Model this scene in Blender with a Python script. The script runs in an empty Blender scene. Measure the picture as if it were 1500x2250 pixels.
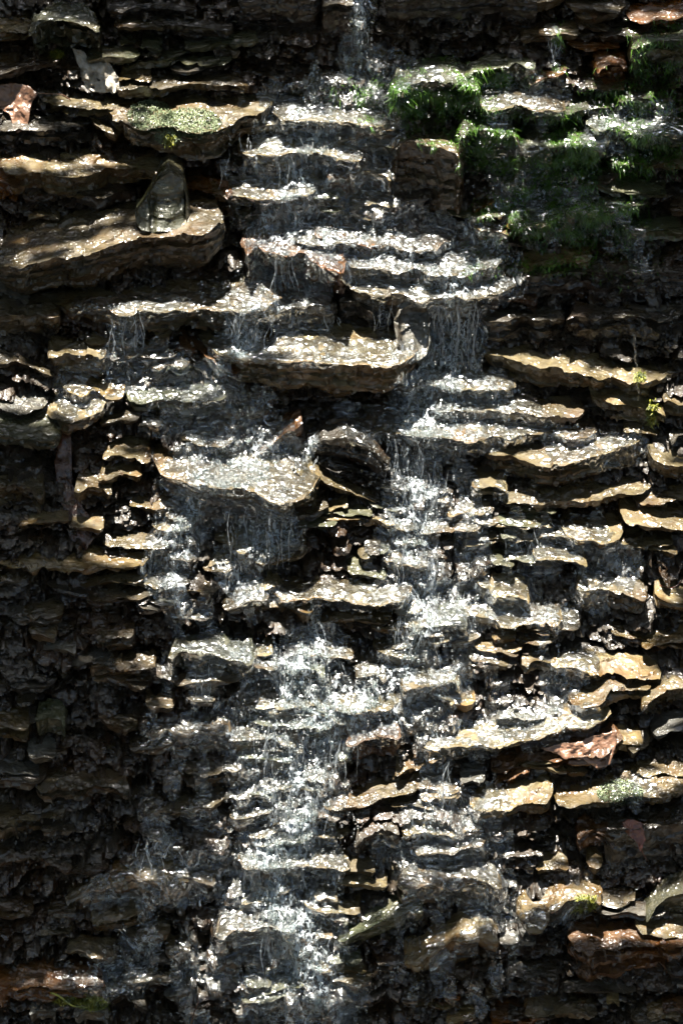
import bpy, math, random
import numpy as np
from mathutils import Vector
from mathutils.bvhtree import BVHTree

SEED = 7
random.seed(SEED)
rng = np.random.default_rng(SEED)
R_ = math.radians
sc = bpy.context.scene

# ------------------------------------------------------------------ camera
PITCH, DIST = R_(28), 9.0
CP, SP = math.cos(PITCH), math.sin(PITCH)
CAM = np.array([0.0, -DIST * CP, DIST * SP])
FWD = np.array([0, CP, -SP]); UP = np.array([0, SP, CP]); RIGHT = np.array([1.0, 0, 0])
HALF = 1.125                     # half height of the view in metres at the focus distance
cam_d = bpy.data.cameras.new('camera'); cam = bpy.data.objects.new('camera', cam_d)
sc.collection.objects.link(cam); sc.camera = cam
cam.location = CAM; cam.rotation_euler = (math.pi / 2 - PITCH, 0, 0)
cam_d.sensor_fit = 'VERTICAL'; cam_d.sensor_height = 36; cam_d.sensor_width = 24
cam_d.lens = 18 * DIST / HALF
cam_d.clip_start = 0.05; cam_d.clip_end = 1000
cam_d.dof.use_dof = True; cam_d.dof.focus_distance = DIST - 0.02; cam_d.dof.aperture_fstop = 5.6

# ------------------------------------------------------------------ light
SUN_EL, SUN_AZ = R_(80), R_(-30)            # azimuth measured from +y (behind the cascade) towards +x
SUN = np.array([math.sin(SUN_AZ) * math.cos(SUN_EL), math.cos(SUN_AZ) * math.cos(SUN_EL), math.sin(SUN_EL)])
sl = bpy.data.lights.new('sun', 'SUN'); sl.energy = 5.0; sl.angle = R_(0.5); sl.color = (1.0, 0.94, 0.84)
so = bpy.data.objects.new('sun', sl); sc.collection.objects.link(so)
so.rotation_euler = Vector(SUN).to_track_quat('Z', 'Y').to_euler()
w = bpy.data.worlds.new('World'); sc.world = w; w.use_nodes = True
nt = w.node_tree; nt.nodes.clear()
sky = nt.nodes.new('ShaderNodeTexSky'); sky.sky_type = 'NISHITA'; sky.sun_disc = False
sky.sun_elevation = SUN_EL; sky.sun_rotation = SUN_AZ
bg = nt.nodes.new('ShaderNodeBackground'); bg.inputs[1].default_value = 0.09
wo = nt.nodes.new('ShaderNodeOutputWorld')
nt.links.new(sky.outputs[0], bg.inputs[0]); nt.links.new(bg.outputs[0], wo.inputs[0])
sc.view_settings.view_transform = 'Standard'; sc.view_settings.look = 'None'
sc.view_settings.gamma = 1; sc.view_settings.exposure = 2.45
sc.render.engine = 'CYCLES'
cy = sc.cycles
cy.max_bounces = 6; cy.diffuse_bounces = 2; cy.glossy_bounces = 3; cy.transmission_bounces = 4
cy.transparent_max_bounces = 24
cy.caustics_reflective = False; cy.caustics_refractive = False
cy.sample_clamp_indirect = 2.0; cy.sample_clamp_direct = 0.0
cy.use_denoising = True

# ------------------------------------------------------------------ noise helpers
def _hash(ix, iy, iz, seed):
    h = (ix.astype(np.int64) * 374761393 + iy.astype(np.int64) * 668265263 + iz.astype(np.int64) * 2147483647 + seed * 144269504) & 0xffffffff
    h = ((h ^ (h >> 13)) * 1274126177) & 0xffffffff
    h = (h ^ (h >> 16)) & 0xffffffff
    return h.astype(np.float64) / 4294967295.0
def vnoise(p, seed=0):
    """smooth value noise, -1..1; p is (n,3)"""
    i = np.floor(p).astype(np.int64); f = p - i
    u = f * f * f * (f * (f * 6 - 15) + 10)
    r = 0
    for dx in (0, 1):
        wx = u[:, 0] if dx else 1 - u[:, 0]
        for dy in (0, 1):
            wy = u[:, 1] if dy else 1 - u[:, 1]
            for dz in (0, 1):
                wz = u[:, 2] if dz else 1 - u[:, 2]
                r = r + wx * wy * wz * _hash(i[:, 0] + dx, i[:, 1] + dy, i[:, 2] + dz, seed)
    return r * 2 - 1
def fbm(p, octv=4, seed=0, gain=0.5):
    r, a, s = 0, 1.0, 0
    for k in range(octv):
        r = r + a * vnoise(p, seed + k * 17); s += a; a *= gain; p = p * 2.03 + 11.3
    return r / s
def P3(x, y, z=0.0):
    x, y = np.broadcast_arrays(np.asarray(x, float), np.asarray(y, float)); z = np.broadcast_to(np.asarray(z, float), x.shape)
    return np.stack([x.ravel(), y.ravel(), z.ravel()], 1)
def cellrand(p, seed, jitter=0.9):
    """3-D Voronoi: random value of the nearest cell and distance difference to the border"""
    i0 = np.floor(p).astype(np.int64)
    n = len(p); b1 = np.full(n, 9.0); b2 = np.full(n, 9.0); val = np.zeros(n)
    for dx in (-1, 0, 1):
        for dy in (-1, 0, 1):
            for dz in (-1, 0, 1):
                c = i0 + (dx, dy, dz)
                q = [c[:, k] + 0.5 + jitter * (_hash(c[:, 0], c[:, 1], c[:, 2], seed + k + 1) - 0.5) for k in range(3)]
                d = (q[0] - p[:, 0]) ** 2 + (q[1] - p[:, 1]) ** 2 + (q[2] - p[:, 2]) ** 2
                v = _hash(c[:, 0], c[:, 1], c[:, 2], seed + 9)
                m = d < b1
                b2 = np.where(m, b1, np.minimum(b2, d)); val = np.where(m, v, val); b1 = np.where(m, d, b1)
    return val, np.sqrt(b2) - np.sqrt(b1)

# ------------------------------------------------------------------ photograph geometry
SLOPE = R_(54); CT = 1 / math.tan(SLOPE)
def yref(x, z):
    """the mean rock face: a slope that rises away from the camera"""
    return CT * z + 0.05 * np.sin(2.1 * x + 0.7) * np.cos(1.7 * z) + 0.035 * np.sin(4.3 * z + 1.9 * x)
def ray(px, py):
    k = HALF / 1125.0 / DIST
    d = FWD + RIGHT * ((px - 750) * k) + UP * ((1125 - py) * k)
    return d / np.linalg.norm(d)
def at(px, py, out=0.0):
    """point on the mean face moved 'out' metres towards the viewer, seen at this pixel"""
    d = ray(px, py); t = DIST
    for _ in range(30):
        p = CAM + d * t
        e = (yref(p[0], p[2]) - out) - p[1]
        t += e / (d[1] - CT * d[2])
    return CAM + d * t
def proj(P):
    v = P - CAM; w_ = v @ FWD; k = HALF / 1125.0 / DIST
    return 750 + (v @ RIGHT) / w_ / k, 1125 - (v @ UP) / w_ / k

# ------------------------------------------------------------------ materials
def nodes(name):
    m = bpy.data.materials.new(name); m.use_nodes = True; t = m.node_tree; t.nodes.clear()
    return m, t, t.nodes.new('ShaderNodeOutputMaterial')
def N(t, kind, **kw):
    n = t.nodes.new(kind)
    for k, v in kw.items():
        if k.startswith('i_'):
            key = k[2:]; n.inputs[int(key) if key.isdigit() else key].default_value = v
        else: setattr(n, k, v)
    return n
def ramp(t, src, stops, interp='LINEAR'):
    r = t.nodes.new('ShaderNodeValToRGB'); r.color_ramp.interpolation = interp
    e = r.color_ramp.elements
    while len(e) < len(stops): e.new(0.5)
    for k, (p, c) in enumerate(stops):
        e[k].position = p; e[k].color = (c, c, c, 1) if not hasattr(c, '__len__') else (*c, 1)
    t.links.new(src, r.inputs[0]); return r.outputs[0]
def mixc(t, f, a, b, mode='MIX'):
    n = t.nodes.new('ShaderNodeMix'); n.data_type = 'RGBA'; n.blend_type = mode
    for i, v in ((0, f), (6, a), (7, b)):
        if hasattr(v, 'is_output'): t.links.new(v, n.inputs[i])
        else: n.inputs[i].default_value = (*v, 1) if hasattr(v, '__len__') else v
    return n.outputs[2]
def math_(t, op, a, b=0.0):
    n = t.nodes.new('ShaderNodeMath'); n.operation = op
    for i, v in ((0, a), (1, b)):
        if hasattr(v, 'is_output'): t.links.new(v, n.inputs[i])
        else: n.inputs[i].default_value = v
    return n.outputs[0]

def domes(t, pos, scale, warp=0.012, zs=1.0, patch=None):
    """height of small rounded ripples / beads of water, each with its own top"""
    n = N(t, 'ShaderNodeTexNoise', i_Scale=38.0, i_Detail=2.0); t.links.new(pos, n.inputs['Vector'])
    vs = N(t, 'ShaderNodeVectorMath', operation='SCALE'); t.links.new(n.outputs['Color'], vs.inputs[0]); vs.inputs['Scale'].default_value = warp * 2.5
    va = N(t, 'ShaderNodeVectorMath', operation='ADD'); t.links.new(pos, va.inputs[0]); t.links.new(vs.outputs[0], va.inputs[1])
    mp = N(t, 'ShaderNodeMapping'); mp.inputs['Scale'].default_value = (1, 1, zs); t.links.new(va.outputs[0], mp.inputs[0])
    v = N(t, 'ShaderNodeTexVoronoi', feature='SMOOTH_F1', i_Scale=scale); v.inputs['Smoothness'].default_value = 0.5; t.links.new(mp.outputs[0], v.inputs['Vector'])
    d2 = math_(t, 'MULTIPLY', v.outputs['Distance'], v.outputs['Distance'])
    h = math_(t, 'SUBTRACT', 1.0, d2)
    if patch:
        pn = N(t, 'ShaderNodeTexNoise', i_Scale=patch, i_Detail=3.0); t.links.new(pos, pn.inputs['Vector'])
        h = math_(t, 'MULTIPLY', h, ramp(t, pn.outputs[0], [(0.40, 0.06), (0.58, 1.0)]))
    return h
def rock_mat(name, light, mid, dark, rust, rust_amt=0.45, rough=0.34, green=0.0):
    m, t, out = nodes(name)
    geo = N(t, 'ShaderNodeNewGeometry'); pos = geo.outputs['Position']
    mp = N(t, 'ShaderNodeMapping'); mp.inputs['Scale'].default_value = (1, 1, 3.2); t.links.new(pos, mp.inputs[0])
    lam = N(t, 'ShaderNodeMapping'); lam.inputs['Scale'].default_value = (6, 6, 190); lam.inputs['Rotation'].default_value = (0.05, 0.04, 0); t.links.new(pos, lam.inputs[0])
    n1 = N(t, 'ShaderNodeTexNoise', i_Scale=9.0, i_Detail=6.0, i_Roughness=0.62); t.links.new(mp.outputs[0], n1.inputs['Vector'])
    n2 = N(t, 'ShaderNodeTexNoise', i_Scale=46.0, i_Detail=8.0, i_Roughness=0.7); t.links.new(pos, n2.inputs['Vector'])
    n3 = N(t, 'ShaderNodeTexNoise', i_Scale=1.0, i_Detail=4.0, i_Roughness=0.6); t.links.new(lam.outputs[0], n3.inputs['Vector'])
    n4 = N(t, 'ShaderNodeTexNoise', i_Scale=6.5, i_Detail=5.0, i_Roughness=0.65, i_Distortion=0.6); t.links.new(pos, n4.inputs['Vector'])
    vo = N(t, 'ShaderNodeTexVoronoi', feature='F1', i_Scale=60.0); t.links.new(mp.outputs[0], vo.inputs['Vector'])
    oi = N(t, 'ShaderNodeObjectInfo')
    base = mixc(t, ramp(t, n1.outputs[0], [(0.36, 0), (0.62, 1)]), dark, mid)
    base = mixc(t, ramp(t, n2.outputs[0], [(0.42, 0), (0.66, 1)]), base, light)
    base = mixc(t, math_(t, 'MULTIPLY', ramp(t, n3.outputs[0], [(0.40, 1), (0.55, 0)]), 0.55), base, dark)
    base = mixc(t, math_(t, 'MULTIPLY', ramp(t, n4.outputs[0], [(0.50, 0), (0.64, 1)]), rust_amt), base, rust)
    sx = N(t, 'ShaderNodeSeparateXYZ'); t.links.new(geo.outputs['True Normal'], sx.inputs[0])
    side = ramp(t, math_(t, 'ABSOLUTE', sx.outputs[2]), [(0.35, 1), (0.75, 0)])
    sidec = mixc(t, ramp(t, n2.outputs[0], [(0.40, 0), (0.60, 1)]), tuple(0.4 * a + 0.40 * b for a, b in zip(dark, rust)), tuple(0.3 * a + 0.75 * b for a, b in zip(mid, rust)))  # broken side faces: rust stain, deepened to carry warm bounce light
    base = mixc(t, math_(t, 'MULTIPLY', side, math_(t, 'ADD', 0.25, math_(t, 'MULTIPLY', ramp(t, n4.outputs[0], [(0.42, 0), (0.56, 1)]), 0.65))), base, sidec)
    if green:
        g = N(t, 'ShaderNodeTexNoise', i_Scale=7.0, i_Detail=5.0); t.links.new(lam.outputs[0], g.inputs['Vector'])
        g2 = N(t, 'ShaderNodeTexNoise', i_Scale=5.0, i_Detail=5.0); t.links.new(pos, g2.inputs['Vector'])
        base = mixc(t, math_(t, 'MULTIPLY', ramp(t, g2.outputs[0], [(0.42, 0), (0.6, 1)]), green), base, (0.055, 0.085, 0.03))
    hv = N(t, 'ShaderNodeHueSaturation'); hv.inputs['Saturation'].default_value = 1.14; t.links.new(base, hv.inputs['Color'])
    t.links.new(math_(t, 'ADD', math_(t, 'MULTIPLY', oi.outputs['Random'], 0.28), 0.29), hv.inputs['Value'])
    b = N(t, 'ShaderNodeBsdfPrincipled'); t.links.new(hv.outputs[0], b.inputs['Base Color'])
    t.links.new(ramp(t, n1.outputs[0], [(0.3, rough * 0.5), (0.7, rough * 1.7)]), b.inputs['Roughness'])
    b.inputs['IOR'].default_value = 1.45
    nb = N(t, 'ShaderNodeTexNoise', i_Scale=150.0, i_Detail=5.0, i_Roughness=0.6); t.links.new(pos, nb.inputs['Vector'])
    b1 = N(t, 'ShaderNodeBump', i_Strength=0.75, i_Distance=0.006); t.links.new(n2.outputs[0], b1.inputs['Height'])
    b2 = N(t, 'ShaderNodeBump', i_Strength=0.55, i_Distance=0.004); t.links.new(n3.outputs[0], b2.inputs['Height']); t.links.new(b1.outputs[0], b2.inputs['Normal'])
    b3 = N(t, 'ShaderNodeBump', i_Strength=0.8, i_Distance=0.0022); t.links.new(nb.outputs[0], b3.inputs['Height']); t.links.new(b2.outputs[0], b3.inputs['Normal'])
    t.links.new(b3.outputs[0], b.inputs['Normal'])
    # thin film of running water: a glossy coat with its own ripples
    bc = N(t, 'ShaderNodeBump', i_Strength=1.0, i_Distance=0.010); t.links.new(domes(t, pos, 72.0, patch=14.0), bc.inputs['Height'])
    b.inputs['Coat Weight'].default_value = 1.0; b.inputs['Coat Roughness'].default_value = 0.2; b.inputs['Coat IOR'].default_value = 1.5
    t.links.new(bc.outputs[0], b.inputs['Coat Normal'])
    t.links.new(b.outputs[0], out.inputs[0]); return m
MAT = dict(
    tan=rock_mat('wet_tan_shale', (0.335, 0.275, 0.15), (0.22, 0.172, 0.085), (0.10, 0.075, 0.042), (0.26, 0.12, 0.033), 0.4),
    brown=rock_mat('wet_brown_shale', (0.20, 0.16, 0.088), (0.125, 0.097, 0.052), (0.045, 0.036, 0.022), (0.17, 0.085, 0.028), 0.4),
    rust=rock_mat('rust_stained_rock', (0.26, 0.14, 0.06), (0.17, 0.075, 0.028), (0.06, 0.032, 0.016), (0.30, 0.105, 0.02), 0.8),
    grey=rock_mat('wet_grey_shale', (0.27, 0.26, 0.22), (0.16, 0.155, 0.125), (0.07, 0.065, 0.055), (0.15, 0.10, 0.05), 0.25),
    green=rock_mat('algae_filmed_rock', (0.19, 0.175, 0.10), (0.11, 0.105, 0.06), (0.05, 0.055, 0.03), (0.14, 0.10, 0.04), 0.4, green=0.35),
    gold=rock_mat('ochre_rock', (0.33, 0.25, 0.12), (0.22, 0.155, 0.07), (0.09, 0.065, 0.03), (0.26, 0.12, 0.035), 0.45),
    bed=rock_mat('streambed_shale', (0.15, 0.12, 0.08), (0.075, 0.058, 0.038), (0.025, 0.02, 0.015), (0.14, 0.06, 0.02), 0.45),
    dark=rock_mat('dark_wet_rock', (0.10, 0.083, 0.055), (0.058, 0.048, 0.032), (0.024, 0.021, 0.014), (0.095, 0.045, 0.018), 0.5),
)

def mesh_obj(name, V, F, mat, loc=None, smooth=True):
    V = np.asarray(V, float); F = np.asarray(F)
    loc = np.zeros(3) if loc is None else np.asarray(loc)
    me = bpy.data.meshes.new(name)
    k = F.shape[1]
    me.vertices.add(len(V)); me.vertices.foreach_set('co', (V - loc).astype(np.float32).ravel())
    me.loops.add(F.size); me.loops.foreach_set('vertex_index', F.astype(np.int32).ravel())
    me.polygons.add(len(F)); me.polygons.foreach_set('loop_start', (np.arange(len(F)) * k).astype(np.int32))
    me.polygons.foreach_set('loop_total', np.full(len(F), k, np.int32))
    if smooth: me.polygons.foreach_set('use_smooth', np.ones(len(F), bool))
    me.update(calc_edges=True)
    if mat: me.materials.append(mat)
    o = bpy.data.objects.new(name, me); o.location = loc; sc.collection.objects.link(o)
    return o
def tag(o, label=None, cat=None, group=None, kind=None):
    if label: o['label'] = label
    if cat: o['category'] = cat
    if group: o['group'] = group
    if kind: o['kind'] = kind
    return o
def grid_faces(nu, nv, off=0):
    i = np.arange(nu - 1)[:, None] * nv + np.arange(nv - 1)[None, :]
    i = i.ravel() + off
    return np.stack([i, i + nv, i + nv + 1, i + 1], 1)

ALLV, ALLF, NV = [], [], 0
def remember(V, F):
    global NV
    ALLV.append(np.asarray(V)); ALLF.append(np.asarray(F) + NV); NV += len(V)

# ------------------------------------------------------------------ terrain
def bed():
    st = 0.0042
    xs = np.arange(-1.15, 1.15, st); zs = np.arange(-1.35, 1.40, st * 0.95)
    X, Z = np.meshgrid(xs, zs, indexing='ij'); shp = X.shape
    x, z = X.ravel(), Z.ravel()
    y = yref(x, z)
    warp = fbm(P3(x * 2.2, z * 3.0), 3, 5) * 0.09 + fbm(P3(x * 9, z * 16), 3, 8) * 0.022
    zz = z + warp + 0.05 * x - 0.16 * x * np.clip((-0.25 - z) * 1.5, 0, 1)
    out = np.zeros_like(x)
    for k, (h, wd, amp) in enumerate(((0.075, 0.20, 0.042), (0.031, 0.085, 0.020))):
        row = np.floor(zz / h + 0.35 * np.sin(zz / h * 0.7)); fr = zz / h + 0.35 * np.sin(zz / h * 0.7) - row
        offs = _hash(row, row * 0, row * 0, 31 + k)
        cx = x / wd + offs * 7 + 0.28 * fbm(P3(x * 8, z * 20), 2, 77 + k); col = np.floor(cx); fx = cx - col
        r1 = _hash(row, col, row * 0, 41 + k); r2 = _hash(row, col, row * 0, 53 + k)
        p = amp * (r1 - 0.35) + amp * 0.5 * (r2 - 0.5) * (fx - 0.5) * 2
        edge = np.minimum(fx, 1 - fx) * wd; ez = np.minimum(fr, 1 - fr) * h
        cre = np.clip(1 - np.minimum(edge, ez * 1.2) / (0.10 * h + 0.0015), 0, 1)
        p = p - amp * 0.55 * cre - amp * 0.9 * np.clip((fr - 0.62) / 0.38, 0, 1) ** 1.5
        out += p
    q = np.stack([x, y, zz], 1)
    for k, (sc_, am) in enumerate((((9, 9, 17), .034), ((24, 24, 44), .020), ((55, 55, 95), .009))):
        qq = q * np.array(sc_) + 0.5 * np.stack([vnoise(q * 30 + 7 * j, 60 + j) for j in range(3)], 1)
        cv, ce = cellrand(qq, 70 + 5 * k)
        fx = _hash(np.floor(cv * 9999), np.floor(cv * 777), np.zeros_like(cv), 3)
        out += am * (cv - 0.4) + am * 0.9 * (fx - 0.5) * np.sin(qq[:, 2] * 2.2) - am * 0.5 * np.clip(1 - ce / 0.10, 0, 1)
    out += fbm(P3(x * 30, y * 30, z * 60), 4, 90) * 0.008
    y2 = y - out + 0.015
    z2 = z + fbm(P3(x * 40, z * 40), 3, 99) * 0.003
    V = np.stack([x, y2, z2], 1); F = grid_faces(*shp)[:, ::-1]
    o = mesh_obj('rock_face', V, F, MAT['bed']); o.data.set_sharp_from_angle(angle=R_(42)); tag(o, kind='structure')
    remember(V, F)
    return o
bed()

def outer_ground():
    # forest floor: in front of the cascade, the slope beside it and the plateau behind
    prof = [(-90, -1.9), (-30, -1.75), (-8, -1.55), (-2.5, -1.42)] + [(CT * z + 0.14, z) for z in np.linspace(-1.38, 1.6, 14)] + [(2.2, 1.9), (4, 2.3), (12, 3.2), (40, 5), (110, 7)]
    xs = np.concatenate([np.linspace(-120, -4, 10), np.linspace(-3, 3, 40), np.linspace(4, 120, 10)])
    V = []
    for xx in xs:
        for (yy, zz) in prof:
            k = 1.0 if -1.9 < yy < 3 else 0
            bump = 0.10 * math.sin(xx * 2.7 + zz * 3) * k if abs(xx) > 1.2 else 0
            V.append((xx, yy - bump - (0.10 * min(abs(xx) - 1.1, 1.5) * k if abs(xx) > 1.1 else 0), zz + 0.12 * math.sin(xx * 0.7 + yy * 0.6) * (1 - k)))
    m, t, out = nodes('leaf_litter_soil')
    n = N(t, 'ShaderNodeTexNoise', i_Scale=18.0, i_Detail=8.0)
    b = N(t, 'ShaderNodeBsdfPrincipled', i_Roughness=0.8)
    t.links.new(ramp(t, n.outputs[0], [(0.35, (0.02, 0.015, 0.01)), (0.65, (0.08, 0.055, 0.03))]), b.inputs['Base Color'])
    bp = N(t, 'ShaderNodeBump', i_Strength=0.8, i_Distance=0.03); t.links.new(n.outputs[0], bp.inputs['Height']); t.links.new(bp.outputs[0], b.inputs['Normal'])
    t.links.new(b.outputs[0], out.inputs[0])
    tag(mesh_obj('ground', V, grid_faces(len(xs), len(prof))[:, ::-1], m), kind='structure')
outer_ground()

# ------------------------------------------------------------------ rocks
rock_n = 0
def rock(name, label, lip, tread, thick, mat='tan', pitch=4.0, rf=0.6, cat='rock', group=None, rough=1.0, step=0.0042, back=0.07, under=0.20, upright=False):
    """one rock: 'lip' is its upper front edge in photo pixels, 'tread' how far its top shows above the lip,
       'thick' how far its front drops below (number or list along the lip)"""
    global rock_n; rock_n += 1; sd = 100 + rock_n * 13
    lip = np.array(lip, float)
    cx, cy_ = lip[:, 0].mean(), np.interp(lip[:, 0].mean(), lip[:, 0], lip[:, 1])
    d0 = ray(cx, cy_); pit = math.asin(-d0[2])
    pt = R_(pitch)
    depth = tread / 1000.0 / math.sin(pit + pt)
    c = at(cx, cy_, depth + 0.012 + 0.034 * min(1.0, max(thick if hasattr(thick, '__len__') else [thick]) / 110.0))
    A = np.polyfit(lip[:, 0], lip[:, 1], 1)[0]
    roll = math.atan(max(-1.5, min(1.5, -A * rf / math.cos(pit))))
    nrm = np.array([-math.sin(roll), -math.sin(pt), math.cos(roll) * math.cos(pt)]); nrm /= np.linalg.norm(nrm)
    # lip points on the top plane
    seg = np.concatenate([[0], np.cumsum(np.hypot(*np.diff(lip, axis=0).T))])
    n = max(8, int(seg[-1] / 1000 / step))
    s = np.linspace(0, seg[-1], n)
    lx, ly = np.interp(s, seg, lip[:, 0]), np.interp(s, seg, lip[:, 1])
    L = np.zeros((n, 3))
    for i in range(n):
        d = ray(lx[i], ly[i]); tt = ((c - CAM) @ nrm) / (d @ nrm)
        L[i] = CAM + d * tt
    # no wild depth swings
    lin = c[1] + np.polyval(np.polyfit(L[:, 0] - c[0], L[:, 1] - c[1], 1), L[:, 0] - c[0])
    dev = L[:, 1] - lin; lim = 0.012 if upright else 0.07 + depth * 0.5
    newy = lin + lim * np.tanh(dev / lim)
    for i in range(n):      # keep the pixel, change the distance
        d = ray(lx[i], ly[i]); tt = (newy[i] - CAM[1]) / d[1]; L[i] = CAM + d * tt
    u = s / seg[-1]
    kx = [0.0]
    while kx[-1] < seg[-1]: kx.append(kx[-1] + random.uniform(14, 80))
    chip = np.interp(s, kx, [random.uniform(-1, 1) * 0.013 * rough for _ in kx])        # straight broken edges
    chip += fbm(P3(L[:, 0] * 30, L[:, 2] * 30, sd), 3, sd) * 0.006 * rough
    ends = np.clip(1 - np.minimum(u, 1 - u) / 0.12, 0, 1) ** 2
    chip += (1 - 2 * np.abs(vnoise(P3(L[:, 0] * 30, 5, sd), sd + 41))) * 0.004 * rough
    L[:, 1] += chip + ends * min(depth * 0.7, 0.06)
    th = np.interp(u, np.linspace(0, 1, len(thick)), thick) if hasattr(thick, '__len__') else np.full(n, float(thick))
    th = th / 1000 / math.cos(pit)
    e = np.clip(np.minimum(u, 1 - u) / 0.10, 0, 1); th = th * (0.45 + 0.55 * np.sqrt(e))
    th *= 1 + 0.18 * fbm(P3(L[:, 0] * 14, sd), 3, sd + 3)
    D = depth + back + 0.03 * fbm(P3(L[:, 0] * 8, sd), 2, sd + 5)
    slope_y = np.array([0, 1, math.tan(pt)])
    nt_ = max(4, int((depth + back) / step)); nr = max(4, int(th.max() / step)); nb = max(2, int((depth + back) / step / 3))
    rows = []
    fan = (L[:, 0] - L[:, 0].mean()) * (-0.15)
    for k in range(nt_, 0, -1):
        f = k / nt_
        q = L + slope_y * (D * f)[:, None]; q[:, 0] += fan * f
        rows.append(q)
    lay = 0.0
    for k in range(nr + 1):
        f = k / nr
        q = L.copy(); q[:, 2] -= th * f
        if k == 0: q[:, 2] -= 0.0
        q[:, 1] += th * under * 2 * f ** 1.5
        rows.append(q)
    bot = rows[-1].copy()
    for k in range(1, nb + 1):
        f = k / nb
        q = bot + np.array([0, 1, 0.05]) * (D * f)[:, None]
        rows.append(q)
    V = np.stack(rows, 1)            # n x m x 3
    m = V.shape[1]
    V = V.reshape(-1, 3)
    F = grid_faces(n, m)
    # end caps
    extra, ef = [], []
    for e_i in (0, n - 1):
        ring = np.arange(m) + e_i * m
        cpt = V[ring].mean(0); idx = len(V) + len(extra); extra.append(cpt)
        for k in range(m):
            a_, b_ = ring[k], ring[(k + 1) % m]
            ef.append((a_, b_, idx, idx) if e_i == 0 else (b_, a_, idx, idx))
    V = np.concatenate([V, np.array(extra)])
    # layered breaks, facets and grain (continuous in space, so the mesh stays closed)
    zt = ((V - c) @ nrm)
    zlay = zt / (0.010 + 0.012 * random.random()) + 0.35 * fbm(P3(V[:, 0] * 9, V[:, 1] * 9, sd), 2, sd + 7)
    fl = np.floor(zlay); stepv = _hash(fl, fl * 0, fl * 0, sd)
    stepw = np.clip((-zt) / 0.006, 0, 1)
    V[:, 1] += stepw * (stepv - 0.05) * 0.024 * rough
    cv, ce = cellrand(V * np.array([10, 10, 24]) + sd, sd + 2)
    V[:, 1] += stepw * (cv - 0.15) * 0.018 * rough
    cv2, _ = cellrand(V * np.array([13, 13, 9]) + sd, sd + 21)
    V[:, 2] += (cv2 - 0.5) * 0.0065 * rough
    cv3, _ = cellrand(V * np.array([30, 30, 42]) + sd, sd + 31)
    V[:, 1] += (0.4 + 0.6 * stepw) * (cv3 - 0.35) * 0.011 * rough; V[:, 2] += (cv3 - 0.5) * 0.004 * rough
    q = V * 26
    V[:, 1] += fbm(q, 4, sd + 4) * 0.007 * rough
    V[:, 2] += fbm(q * np.array([0.7, 0.7, 1]), 4, sd + 6) * 0.0055 * rough
    V[:, 0] += fbm(q, 3, sd + 8) * 0.006 * rough
    o = mesh_obj(name, V, F, MAT[mat] if isinstance(mat, str) else mat, c)
    if ef:
        # caps as triangles
        me = o.data
        import bmesh
        bm = bmesh.new(); bm.from_mesh(me); bm.verts.ensure_lookup_table()
        for a_, b_, i_, _ in ef:
            if a_ != b_:
                try: bm.faces.new((bm.verts[a_], bm.verts[b_], bm.verts[i_]))
                except ValueError: pass
        bmesh.ops.recalc_face_normals(bm, faces=bm.faces)
        for f_ in bm.faces: f_.smooth = True
        bm.to_mesh(me); bm.free()
    o.data.set_sharp_from_angle(angle=R_(38))
    tag(o, label, cat, group)
    remember(V, F)
    return o

G1 = 'layered rock ledges of the cascade'
G2 = 'loose stones on the cascade'
def ledge(label, *a, **k): return rock('rock_ledge', label, *a, cat='rock ledge', group=G1, **k)
def stone(label, *a, **k): return rock('stone', label, *a, cat='stone', group=G2, **k)

#@ROCKS@

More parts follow.
